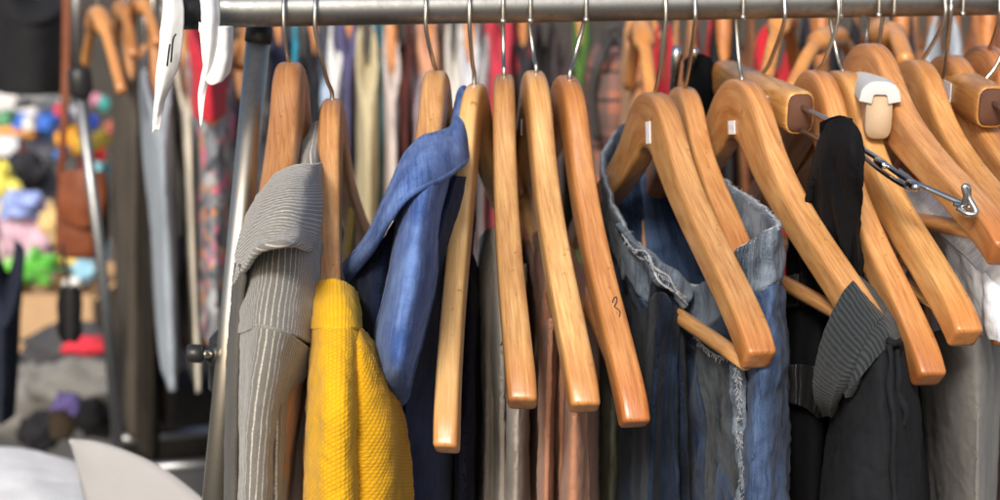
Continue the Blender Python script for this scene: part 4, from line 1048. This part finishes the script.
for k, (px, nm, col, w_, lab, cat) in enumerate(spec):
    top = {'khaki_trousers': 30, 'white_shirt': 110, 'white_flowered_top': 25}.get(nm, 8 + rnd.randint(-12, 22))
    bg_garment(nm, px, top, 470 if px > 300 else 400, 2.28 + rnd.uniform(-.07, .12), w_ + 4, bgfab(col) if col else BR, lab, cat, GM, seed=20 + k, hang=(k % 3 == 1), yaw=rnd.uniform(-6, 6), lean=rnd.randint(-4, 4), wtint=(1.05, .95, .8))
# checked backpack hanging behind
PLD = plaid('brick check', (.30, .11, .07), (.10, .075, .07), (.035, .03, .03), .05)
bp = empty('backpack', at(615, 230, 2.1), 'brick red and grey checked backpack hanging behind the hangers', 'backpack')
rows = []
for f, k in ((0, .55), (.06, .85), (.2, 1), (.6, 1.04), (.9, 1), (1, .7)):
    c_ = at(616, 45 + 190 * f, 2.1); s_ = 30 * 2.1 / F; r = []
    for q in range(17):
        a = 2 * pi * q / 16; cx = abs(cos(a)) ** .5 * (1 if cos(a) > 0 else -1); cy = abs(sin(a)) ** .5 * (1 if sin(a) > 0 else -1)
        r.append(c_ + Vector((cx * s_ * k, cy * .07 * k, 0)))
    rows.append(r)
cloth('bag_body', rows, PLD, bp, 60, 60, world_rows=True, fold=(.004, 10, 6), wr=(.002, 20), thick=.004, seed=3)
DKS = plain('dark strap', (.03, .028, .028), .6)
rows = [[at(600, 78, 2.02), at(615, 74, 2.0), at(632, 78, 2.02)], [at(600, 110, 2.01), at(615, 112, 1.99), at(632, 110, 2.01)], [at(601, 142, 2.02), at(615, 144, 2.0), at(631, 142, 2.02)]]
cloth('front_pocket', rows, PLD, bp, 20, 20, world_rows=True, fold=(0, 1, 1), thick=.012, seed=4)
mesh('strap', *tube(smooth_path([at(597, 140, 2.0), at(592, 95, 2.0), at(600, 60, 2.0), at(612, 38, 2.02)], 24), .006, 8), DKS, bp)
mesh('strap', *tube(smooth_path([at(637, 140, 2.0), at(640, 95, 2.0), at(630, 60, 2.0), at(618, 38, 2.02)], 24), .006, 8), DKS, bp)
mesh('handle', *tube(smooth_path([at(606, 46, 2.1), at(608, 30, 2.1), at(620, 28, 2.1), at(624, 46, 2.1)], 20), .005, 8), DKS, bp)
bg_garment('grey_shirt', 604, 140, 460, 2.3, 50, bgfab((.22, .25, .29)), 'blue grey shirt low behind the marked hanger', 'shirt', GM, seed=60, hang=False)
bg_garment('brown_skirt', 528, 150, 480, 2.1, 50, bgfab((.10, .075, .05)), 'dark brown skirt low behind the hanger arms', 'skirt', GM, seed=61, hang=False)
# nearer second row behind the hangers on the right
GR = 'garments on the second rail behind the right hangers'
spec = [(650, 24, 34, (.50, .24, .10), 'suede_coat', 'tan suede coat with pale edges left of the chrome clips', 'coat', 1.75),
 (672, 45, 20, (.50, .02, .03), 'red_shirt', 'red shirt peeking out behind the chrome clips', 'shirt', 1.68),
 (693, 30, 22, (.42, .20, .09), 'orange_brown_jacket', 'orange brown jacket behind the two chrome clips', 'jacket', 1.8),
 (713, 36, 24, (.45, .02, .025), 'red_cardigan', 'deep red cardigan above the short clamp hanger', 'cardigan', 1.85),
 (735, 24, 22, (.02, .02, .022), 'black_blazer', 'black blazer behind the stickered hanger hook', 'blazer', 1.72),
 (756, 20, 22, (.22, .09, .04), 'rust_jacket', 'rust orange jacket right of the black blazer', 'jacket', 1.8),
 (793, 46, 44, (.52, .015, .025), 'pleated_red_dress', 'pleated scarlet dress above the rounded wooden hangers', 'dress', 1.66),
 (815, 22, 20, (.03, .03, .04), 'dark_grey_shirt', 'near black shirt right of the scarlet dress', 'shirt', 1.72),
 (838, 20, 26, (.30, .13, .05), 'caramel_jacket', 'caramel jacket behind the hooks of the rounded hangers', 'jacket', 1.78),
 (863, 38, 30, (.022, .02, .024), 'black_jumper', 'black jumper left of the highest hanger neck', 'jumper', 1.70),
 (882, 18, 20, (.24, .11, .05), 'amber_jacket', 'amber jacket above the highest hanger neck', 'jacket', 1.80),
 (897, 62, 30, (.16, .03, .035), 'wine_sweater', 'wine red sweater behind the stickered wide hanger', 'sweater', 1.66),
 (922, 22, 22, (.03, .03, .035), 'black_waistcoat', 'black waistcoat behind the wide hanger hook', 'waistcoat', 1.74),
 (945, 18, 24, (.38, .17, .07), 'copper_jacket', 'copper brown jacket near the right edge', 'jacket', 1.80),
 (968, 36, 34, (.38, .42, .46), 'pale_denim_jacket', 'pale grey blue denim jacket behind the last hangers', 'jacket', 1.66),
 (990, 20, 26, (.36, .15, .06), 'chestnut_coat', 'chestnut coat in the top right corner', 'coat', 1.78),
 (1014, 20, 34, (.2, .08, .04), 'umber_coat', 'umber brown coat cut by the right edge', 'coat', 1.78)]
for k, (px, top, w_, col, nm, lab, cat, Y_) in enumerate(spec):
    bg_garment(nm, px, top - 16, 480, Y_, w_ + 6, bgfab(col), lab, cat, GR, seed=80 + k, hang=(k % 4 == 0), yaw=rnd.uniform(-10, 14), lean=rnd.randint(-3, 8), wtint=(1.05, .9, .7), depth=.36)
def bare_hanger(px, py, Y, x2, y2, label, group='bare wooden hangers behind the rail', tint=(1.1, 1, .8), r=.0075):
    a = at(px, py, Y); b = at(x2, y2, Y - .12)
    c_ = a * 2 - b; c_.z = b.z
    t = empty('bare_hanger', a, label, 'clothes hanger', group)
    V, Fc = tube(smooth_path([c_, a.lerp(c_, .5) + Vector((0, 0, .012)), a, a.lerp(b, .5) + Vector((0, 0, .012)), b], 30), [r * .9] * 10 + [r * 1.5] * 10 + [r * .9] * 10, 12)
    o = mesh('hanger_body', V, Fc, WOODL, t, [(v.y, v.x + v.z) for v in V]); o.color = (*tint, 1)
    hk = [a, a + Vector((0, 0, .05)), a + Vector((0, .014, .075)), a + Vector((0, 0, .095)), a + Vector((0, -.014, .08))]
    mesh('hook', *tube(smooth_path(hk, 16), .0017, 6), STEEL, t)
bare_hanger(783, 18, 1.5, 764, 92, 'pale bare hanger slanting behind the short clamp hanger')
bare_hanger(828, 38, 1.5, 790, 92, 'bare hanger arm sloping left behind the rounded hangers')
bare_hanger(886, 38, 1.5, 906, 62, 'small bare hanger arm sloping right beside the highest hanger', r=.009)
bare_hanger(641, 30, 1.6, 652, 112, 'pale bare hanger standing out left of the red shirt')
bare_hanger(98, 14, 2.2, 122, 92, 'bare wooden hanger at the far left beside the leather strap', r=.0085, tint=(.95, .9, .85))
bare_hanger(122, 8, 2.3, 134, 56, 'bare wooden hanger second from the leather strap', r=.0085, tint=(.95, .9, .85))
bare_hanger(141, 4, 2.3, 158, 44, 'bare wooden hanger third from the leather strap', r=.0085, tint=(.95, .9, .85))
bare_hanger(252, 30, 2.2, 240, 66, 'bare wooden hanger left of the chrome post top', r=.010, tint=(.9, .85, .75))

# ------------------------------------------------------------ paper strips tied to the rail end
ps = empty('paper_strips', at(200, 60, 1.04), 'torn white paper strips stuck to the black end of the rail', 'paper strip')
cloth('strip', [[(165, -30, 1.06), (172, -30, 1.05), (180, -30, 1.06)], [(161, 20, 1.05), (170, 20, 1.04), (184, 14, 1.05)], [(156, 70, 1.05), (166, 68, 1.045), (180, 60, 1.05)], [(153, 110, 1.06), (158, 108, 1.055), (166, 100, 1.06)], [(152, 133, 1.06), (155, 131, 1.06), (159, 131, 1.06)]], PAPER, ps, 20, 40, fold=(.001, 20, 10), wr=(.001, 60), thick=.0006, seed=1)
cloth('strip', [[(198, -20, 1.05), (207, -20, 1.04), (217, -20, 1.05)], [(201, 20, 1.045), (210, 20, 1.035), (220, 22, 1.045)], [(203, 60, 1.045), (208, 62, 1.04), (214, 62, 1.045)], [(198, 95, 1.05), (202, 96, 1.05), (206, 92, 1.05)], [(200, 126, 1.055), (201, 127, 1.055), (202, 125, 1.055)]], PAPER, ps, 20, 40, fold=(.001, 20, 10), wr=(.0006, 60), thick=.0006, seed=2)
cloth('curl', [[(199, 22, 1.05), (199, 30, 1.05), (200, 32, 1.05), (200, 34, 1.05)], [(212, 26, 1.045), (212, 45, 1.045), (210, 62, 1.045), (206, 80, 1.045)], [(226, 26, 1.045), (226, 45, 1.045), (225, 62, 1.045), (219, 83, 1.045)], [(233, 26, 1.06), (233, 45, 1.06), (232, 60, 1.06), (230, 72, 1.06)]], PAPER, ps, 24, 30, fold=(.0004, 20, 10), wr=(.0004, 60), thick=.0006, seed=3)
for pts in ([(171, 62, 1.036), (173, 40, 1.034), (176, 34, 1.035)], [(167, 66, 1.038), (169, 50, 1.036), (170, 44, 1.036)]):
    mesh('pen_mark', *tube(smooth_path([at(*p) for p in pts], 10), .0007, 6), INK, ps)

# ------------------------------------------------------------ far left rack frame
GREYT = metal('dull steel tube', (.34, .35, .36), .4)
fr = empty('background_rack', at(125, 470, 2.35), 'grey steel rack frame with a black joint on the far left', 'clothes rack')
mesh('post', *tube([at(80, 92, 2.3), at(100, 250, 2.3), at(119, 452, 2.3)], .0085, 16), GREYT, fr)
mesh('joint', *tube([at(77, 66, 2.3), at(79, 72, 2.3), at(81, 92, 2.3), at(81, 98, 2.3)], [.012, .018, .018, .012], 16), BLACKP, fr)
mesh('top_bar', *tube([at(76, -60, 2.3), at(78, 70, 2.3)], .009, 16), GREYT, fr)
mesh('cross_bar', *tube([at(112, 440, 2.55), at(240, 428, 2.7)], .0095, 16), GREYT, fr)
mesh('cross_bar', *tube([at(122, 470, 2.3), at(245, 461, 2.35)], .0095, 16), GREYT, fr)
# leather bag on a strap
LEA = plain('brown leather', (.17, .048, .018), .5, .25, 20, bump=.3)
lb = empty('leather_bag', at(82, 250, 2.7), 'brown leather shoulder bag hanging by a long strap at the left', 'bag')
cloth('strap', [[(63, -40, 2.65), (72, -40, 2.65)], [(62, 60, 2.65), (70, 60, 2.65)], [(60, 130, 2.65), (67, 130, 2.65)], [(57, 182, 2.68), (64, 184, 2.68)]], LEA, lb, 6, 40, fold=(.001, 10, 5), thick=.004)
rows = []
for f, k in ((0, .7), (.08, .95), (.5, 1.03), (.92, 1), (1, .75)):
    c_ = at(82, 176 + 78 * f, 2.7); s_ = 22 * 2.7 / F
    rows.append([c_ + Vector((abs(cos(a)) ** .5 * (1 if cos(a) > 0 else -1) * s_ * k, abs(sin(a)) ** .6 * (1 if sin(a) > 0 else -1) * .045 * k, 0)) for a in [2 * pi * q / 16 for q in range(17)]])
cloth('bag_body', rows, LEA, lb, 50, 40, world_rows=True, fold=(.002, 8, 8), wr=(.003, 14), thick=.004, seed=9)
cloth('flap', [[(60, 172, 2.66), (82, 170, 2.64), (104, 172, 2.66)], [(59, 200, 2.65), (82, 198, 2.635), (105, 200, 2.65)], [(62, 222, 2.655), (82, 228, 2.64), (102, 222, 2.655)]], LEA, lb, 24, 20, fold=(0, 1, 1), thick=.005, seed=4)

# ------------------------------------------------------------ left foreground and clutter
def blob(name, pts_rows, m, parent, **k): return cloth(name, pts_rows, m, parent, 40, 40, **k)
wsheet = empty('white_sheet', at(30, 500, 1.5), 'crumpled white sheet spread at the lower left corner', 'sheet')
cloth('sheet', [
 [(-60, 452, 1.9), (-20, 446, 1.88), (20, 447, 1.85), (55, 456, 1.80), (84, 466, 1.78), (110, 480, 1.75)],
 [(-60, 470, 1.75), (-20, 466, 1.73), (20, 468, 1.7), (55, 476, 1.68), (88, 484, 1.66), (118, 500, 1.62)],
 [(-60, 495, 1.62), (-20, 494, 1.6), (20, 497, 1.58), (55, 503, 1.55), (92, 512, 1.52), (124, 530, 1.5)],
 [(-60, 545, 1.45), (-20, 545, 1.42), (20, 548, 1.40), (55, 552, 1.40), (92, 560, 1.38), (124, 575, 1.36)]], fabric('white cotton', (.74, .75, .76), .05, sheen=.1), wsheet, 70, 60, fold=(.012, 8, 8), wr=(.003, 12), seed=7)
card = empty('paper_disc', at(140, 540, 1.25), 'large pale grey round paper pattern leaning over the white sheet', 'paper')
N = 24; V = []; 
edge = smooth_path([at(*p) for p in ((70, 439, 1.33), (95, 441, 1.33), (125, 450, 1.32), (158, 465, 1.31), (185, 484, 1.30), (206, 503, 1.29), (222, 530, 1.28))], N)
base = smooth_path([at(*p) for p in ((70, 441, 1.33), (76, 462, 1.325), (82, 490, 1.32), (88, 520, 1.31), (94, 560, 1.3), (100, 580, 1.3), (105, 600, 1.3))], N)
for i in range(N):
    for j in range(10): 
        p = edge[i].lerp(base[i], j / 9); V.append(p + Vector((0, -.003 * sin(pi * j / 9), 0)))
Fc = [(i * 10 + j, (i + 1) * 10 + j, (i + 1) * 10 + j + 1, i * 10 + j + 1) for i in range(N - 1) for j in range(9)]
o = mesh('disc', V, Fc, plain('grey card', (.30, .295, .295), .7, .03), card); md = o.modifiers.new('t', 'SOLIDIFY'); md.thickness = .0015; md.offset = 0

def rbox(name, c, s, m, label, cat, group=None, rot=(0, 0, 0), bev=.01, extra=None):
    from mathutils import Euler
    R = Euler(rot).to_matrix(); v, f = box(c, s, R)
    o = mesh(name, v, f, m, None, origin=c, smooth=True); tag(o, label, cat, group); add_bevel(o, bev)
    return o
def lump(name, px, py, Y, wpx, hpx, m, label, cat, group=None, seed=0, dep=.7, rough=.25):
    """a soft stuffed or folded thing: a noisy closed body"""
    c_ = at(px, py, Y); sx = wpx / 2 * Y / F; sz = hpx / 2 * Y / F; V = []; n, mm = 28, 18
    for j in range(mm + 1):
        th = pi * j / mm
        for i in range(n):
            a = 2 * pi * i / n; d = Vector((sin(th) * cos(a), sin(th) * sin(a), cos(th)))
            k = 1 + rough * noise.fractal(d * 1.8 + Vector((seed, seed * 2, 0)), .7, 2, 3)
            V.append(c_ + Vector((d.x * sx * k, d.y * sx * dep * k, d.z * sz * k)))
    Fc = [(j * n + i, (j + 1) * n + i, (j + 1) * n + (i + 1) % n, j * n + (i + 1) % n) for j in range(mm) for i in range(n)]
    o = mesh(name, V, Fc, m, None, [(v.x, v.z) for v in V], origin=c_); tag(o, label, cat, group); return o
# low stall table with a heap of toys
tb = empty('stall_table', at(40, 330, 4.4), 'low wooden stall table under the heap of toys', 'table')
zt = at(40, 300, 4.4).z
wd = plain('worn plank', (.22, .15, .10), .7, .3, 9)
v, f = box((-1.55, 4.75, zt - .02), (1.7, .9, .035)); add_bevel(mesh('tabletop', v, f, wd, tb, smooth=False), .004)
for x in (-2.3, -.8):
    for y in (4.38, 5.12):
        v, f = box((x, y, (zt - .04) / 2), (.05, .05, zt - .05)); mesh('leg', v, f, wd, tb, smooth=False)
GT_ = 'toys heaped on the stall table'
P = lambda c, r=.45: plain('plastic %d' % random.randint(0, 99999), c, r, .06)
# cardboard box with open flaps
cb2 = empty('cardboard_box', at(58, 325, 3.9), 'open cardboard box with green and yellow things, below the leather bag', 'box')
CB = plain('cardboard', (.42, .27, .15), .85, .08)
bx = at(58, 300, 3.9); 
for c_, s_, rz in (((bx.x, 3.78, bx.z - .03), (.24, .006, .15), 0), ((bx.x, 4.02, bx.z + .0), (.24, .006, .15), 0), ((bx.x - .12, 3.9, bx.z - .03), (.006, .24, .15), 0), ((bx.x + .12, 3.9, bx.z - .03), (.006, .24, .15), 0)):
    v, f = box(c_, s_); mesh('side_panel', v, f, CB, cb2, smooth=False)
v, f = box((bx.x, 3.9, bx.z - .104), (.25, .25, .006)); mesh('bottom_panel', v, f, CB, cb2, smooth=False)
v, f = box((bx.x - .165, 3.9, bx.z + .06), (.10, .24, .006), Matrix.Rotation(radians(38), 3, 'Y')); mesh('flap', v, f, CB, cb2, smooth=False)
v, f = box((bx.x + .165, 3.9, bx.z + .06), (.10, .24, .006), Matrix.Rotation(radians(-38), 3, 'Y')); mesh('flap', v, f, CB, cb2, smooth=False)
lump('green_toy', 32, 268, 3.85, 52, 34, blotch('green toy net', (.10, .42, .05), [(.25, .6, .15), (.6, .6, .5)], 22), 'bright green toy in the open cardboard box', 'toy', GT_, 1, rough=.75)
lump('yellow_toy', 66, 262, 3.95, 26, 26, P((.75, .55, .12)), 'yellow toy beside the green one in the box', 'toy', GT_, 2, rough=.75)
lump('blue_toy', 84, 272, 3.9, 22, 20, P((.25, .48, .62)), 'pale blue toy in the right side of the box', 'toy', GT_, 3, rough=.75)
lump('white_toy', 72, 284, 3.85, 18, 16, P((.75, .75, .72)), 'small white toy at the front of the box', 'toy', GT_, 4)
toys = [(10, 100, 40, 26, (.5, .5, .5), 'light_grey_box', 'light grey box at the top of the toy heap'), (42, 118, 44, 13, (.05, .16, .6), 'blue_box', 'flat blue box high in the toy heap'), (44, 106, 30, 12, (.7, .68, .6), 'cream_box', 'cream box lying on the flat blue box'),
 (70, 140, 22, 24, (.8, .35, .03), 'orange_box', 'orange box left of the dark rack joint'), (92, 122, 10, 14, (.05, .12, .7), 'cobalt_toy', 'small cobalt toy right of the rack post'), (94, 140, 16, 18, (.7, .5, .08), 'mustard_box', 'mustard box right of the rack post'), (92, 158, 14, 22, (.75, .02, .02), 'red_box', 'scarlet box right of the rack post, below the mustard one'),
 (18, 132, 40, 14, (.6, .25, .03), 'amber_box', 'amber box in the middle of the toy heap'), (8, 148, 26, 24, (.62, .64, .66), 'silver_box', 'silver box at the left edge of the toy heap'), (42, 150, 26, 14, (.10, .10, .12), 'black_case', 'black case under the amber box'),
 (20, 153, 10, 10, (.7, .03, .04), 'red_ball', 'small red ball on the silver box'), (52, 136, 26, 10, (.12, .30, .55), 'sky_blue_box', 'sky blue box under the flat blue one'), (104, 104, 8, 12, (.04, .3, .28), 'turquoise_toy', 'turquoise toy beside the bare hanger'), (96, 100, 9, 11, (.5, .2, .3), 'pink_toy', 'pink toy beside the turquoise one'),
 (34, 92, 22, 14, (.32, .33, .34), 'dark_grey_box', 'mid grey box behind the cream box'), (56, 164, 24, 16, (.55, .55, .55), 'white_tin', 'off white tin left of the leather strap')]
for k, (px, py, w_, h_, col, nm, lab) in enumerate(toys):
    Y_ = 4.6 + rnd.uniform(-.1, .3); c_ = at(px, py, Y_)
    if nm in ('red_ball', 'turquoise_toy', 'pink_toy', 'cobalt_toy'): lump(nm, px, py, Y_, w_ + 3, h_ + 3, P(col), lab, 'toy', GT_, k, rough=.3)
    else: rbox(nm, c_, (w_ * Y_ / F, .14, h_ * Y_ / F), P(col), lab, 'box', GT_, rot=(rnd.uniform(-.2, .2), rnd.uniform(-.12, .12), rnd.uniform(-.6, .6)), bev=.008)
more_toys = [(30, 122, 12, 10, (.75, .74, .7), 'white_box', 'tiny white box wedged above the amber box'), (60, 110, 10, 12, (.6, .05, .08), 'crimson_box', 'small crimson box right of the cream box'), (6, 118, 14, 12, (.1, .3, .15), 'green_box', 'small dark green box at the left edge of the toy heap'),
 (24, 104, 10, 8, (.05, .05, .06), 'black_tin', 'small black tin below the mid grey box'), (62, 152, 12, 10, (.05, .2, .5), 'navy_tin', 'navy tin beside the off white tin'), (80, 112, 9, 16, (.5, .5, .52), 'silver_tin', 'upright silver tin behind the grey rack post'), (88, 176, 12, 12, (.65, .25, .35), 'rose_box', 'rose coloured box above the leather bag'),
 (36, 166, 14, 10, (.7, .7, .72), 'pearl_box', 'pearl white box below the black case'), (110, 128, 10, 14, (.3, .08, .05), 'rust_box', 'rust box between the post and the dark coats'), (100, 172, 10, 20, (.1, .35, .4), 'petrol_box', 'petrol blue box right of the rose one')]
for k, (px, py, w_, h_, col, nm, lab) in enumerate(more_toys):
    Y_ = 4.35 + rnd.uniform(-.1, .15)
    rbox(nm, at(px, py, Y_), (w_ * Y_ / F, .09, h_ * Y_ / F), P(col), lab, 'box', GT_, rot=(rnd.uniform(-.3, .3), rnd.uniform(-.3, .3), rnd.uniform(-.6, .6)), bev=.006)
lump('black_plush', 22, 170, 4.3, 50, 36, bgfab((.03, .03, .035)), 'black stuffed bag at the left of the toy heap', 'bag', GT_, 11, rough=.4)
lump('yellow_plush', 2, 192, 4.1, 30, 44, bgfab((.78, .68, .12)), 'yellow plush toy at the left edge', 'toy', GT_, 12, rough=.75)
lump('lilac_plush', 20, 206, 4.05, 40, 28, bgfab((.30, .38, .72)), 'lilac blue plush toy beside the yellow one', 'toy', GT_, 13, rough=.75)
lump('pink_cloth', 30, 232, 4.1, 54, 62, bgfab((.62, .42, .52)), 'pale pink folded blanket below the lilac toy', 'blanket', GT_, 14, rough=.75)
lump('cream_plush', 52, 222, 4.0, 18, 34, bgfab((.72, .52, .24)), 'mustard cream plush toy left of the leather bag', 'toy', GT_, 15, rough=.75)
lump('grey_bundle', 46, 190, 4.4, 44, 40, bgfab((.12, .12, .13)), 'dark grey bundle behind the pink blanket', 'bundle', GT_, 16)
lump('white_bundle', 18, 252, 4.5, 60, 30, bgfab((.5, .42, .36)), 'beige bundle under the pink blanket', 'bundle', GT_, 17)
lump('teal_bundle', 92, 250, 4.4, 40, 60, blotch('bright scraps', (.30, .42, .45), [(.7, .6, .2), (.65, .65, .62), (.1, .3, .5)], 12), 'pile of teal and yellow scraps behind the leather bag', 'scraps', GT_, 18)
# black hanging sole-shaped sandal
sd = empty('black_sandal', at(70, 312, 2.4), 'black rubber sandal dangling from the leather bag by a cord', 'sandal')
rows = [[at(70 - w_, y, 2.4), at(70, y, 2.385), at(70 + w_, y, 2.4)] for y, w_ in ((287, 2), (292, 8), (305, 10), (318, 9), (330, 10), (338, 6), (340, 2))]
cloth('sole', rows, BLACKP, sd, 16, 30, world_rows=True, fold=(0, 1, 1), wr=(.0005, 30), thick=.012)
mesh('cord', *tube(smooth_path([at(70, 288, 2.4), at(66, 268, 2.45), at(62, 245, 2.6)], 14), .003, 6), BLACKP, sd)
# clothes hanging at the left edge
bg_garment('black_shirt', 24, -30, 92, 3.0, 84, bgfab((.018, .018, .02)), 'black shirt hanging in the top left corner', 'shirt', None, seed=140, depth=.3, hang=False)
bg_garment('navy_coat', -10, 250, 412, 2.3, 40, bgfab((.018, .022, .035)), 'dark navy coat hanging at the left edge above the white sheet', 'coat', None, seed=141, hang=False, shrink=.7, lean=-2, depth=.3)
# heap on the ground
GH = 'clothes and bags heaped on the ground'
lump('red_scarf', 88, 346, 3.3, 56, 20, bgfab((.55, .03, .05)), 'crimson scarf on the heap below the cardboard box', 'scarf', GH, 30)
lump('grey_coat_heap', 88, 382, 3.1, 110, 50, bgfab((.17, .165, .155)), 'crumpled grey coat on the heap beside the rack post', 'coat', GH, 31, rough=.4)
lump('dark_bag', 72, 350, 3.4, 90, 60, bgfab((.06, .06, .065)), 'dark grey bag under the crimson scarf', 'bag', GH, 32, rough=.3)
lump('purple_cloth', 68, 412, 2.9, 30, 40, bgfab((.09, .07, .2)), 'purple cloth lying among black shoes', 'cloth', GH, 33, rough=.5)
lump('black_boot', 94, 418, 2.8, 34, 40, bgfab((.015, .015, .017)), 'black boot right of the purple cloth', 'boot', GH, 34, rough=.4)
lump('black_bag', 40, 432, 2.75, 44, 40, bgfab((.02, .02, .023)), 'black bag left of the purple cloth', 'bag', GH, 35, rough=.4)
lump('grey_blanket', 30, 400, 3.2, 90, 70, bgfab((.20, .19, .18)), 'mid grey blanket heaped at the left', 'blanket', GH, 36, rough=.35)
lump('peach_cloth', 48, 344, 3.6, 44, 26, bgfab((.58, .38, .26)), 'peach coloured cloth spilling under the cardboard box', 'cloth', GH, 37, rough=.35)
lump('dark_heap', 172, 420, 3.1, 130, 90, bgfab((.025, .023, .022)), 'dark heap under the far left rack', 'bag', GH, 38, rough=.3)  # dark body filling the black area under the rack
lump('pink_flowered_cloth', 205, 330, 3.0, 60, 44, blotch('pink flowers', (.62, .50, .50), [(.6, .10, .16), (.7, .7, .68)], 26), 'white and pink flowered cloth behind the knob', 'cloth', GH, 39)
lump('brown_bag', 62, 425, 2.5, 26, 34, bgfab((.10, .075, .05)), 'small brown bag at the foot of the grey blanket', 'bag', GH, 40, rough=.3)
# ------------------------------------------------------------ ground and stall walls
gr = plain('market ground', (.10, .097, .092), .85, .25, 3, bump=.3)
v = [(-60, -30, 0), (60, -30, 0), (60, 90, 0), (-60, 90, 0)]
tag(mesh('ground', v, [(0, 1, 2, 3)], gr, None, smooth=False), kind='structure')
tw = bgfab((.055, .05, .045))
P_ = [[Vector((-5 + i * .5, 7.0 + .12 * sin(i * 1.7), 2.9 - j * .58)) for i in range(21)] for j in range(6)]
o = cloth('tarpaulin_wall', P_, tw, None, 120, 40, world_rows=True, fold=(.05, 2, 1), wr=(.01, 5), thick=.006, seed=2, origin=(0, 7, 0)); tag(o, 'dark tarpaulin hung across the back of the market stall', 'tarpaulin')
# ------------------------------------------------------------ light and world
w = bpy.data.worlds.new('World'); scene.world = w; w.use_nodes = True
nt = w.node_tree; bg = nt.nodes['Background']
sky = nt.nodes.new('ShaderNodeTexSky'); sky.sky_type = 'NISHITA'; sky.sun_disc = False
SE, SR = radians(33), radians(194)
sky.sun_elevation = SE; sky.sun_rotation = SR; sky.air_density = 1.0; sky.dust_density = 3.5; sky.ozone_density = .6
nt.links.new(sky.outputs[0], bg.inputs[0]); bg.inputs[1].default_value = .14
sl = bpy.data.lights.new('sun', 'SUN'); sl.energy = 3.1; sl.angle = radians(12); sl.color = (1, .95, .88)
so = bpy.data.objects.new('sun', sl); C.objects.link(so)
# sun direction: same azimuth and elevation as the sky's sun
dirv = Vector((sin(SR) * cos(SE), cos(SR) * cos(SE), sin(SE)))
so.rotation_euler = dirv.to_track_quat('Z', 'Y').to_euler(); so.location = dirv * 10
scene.view_settings.view_transform = 'Standard'; scene.view_settings.look = 'None'; scene.view_settings.gamma = 1
scene.view_settings.exposure = .2
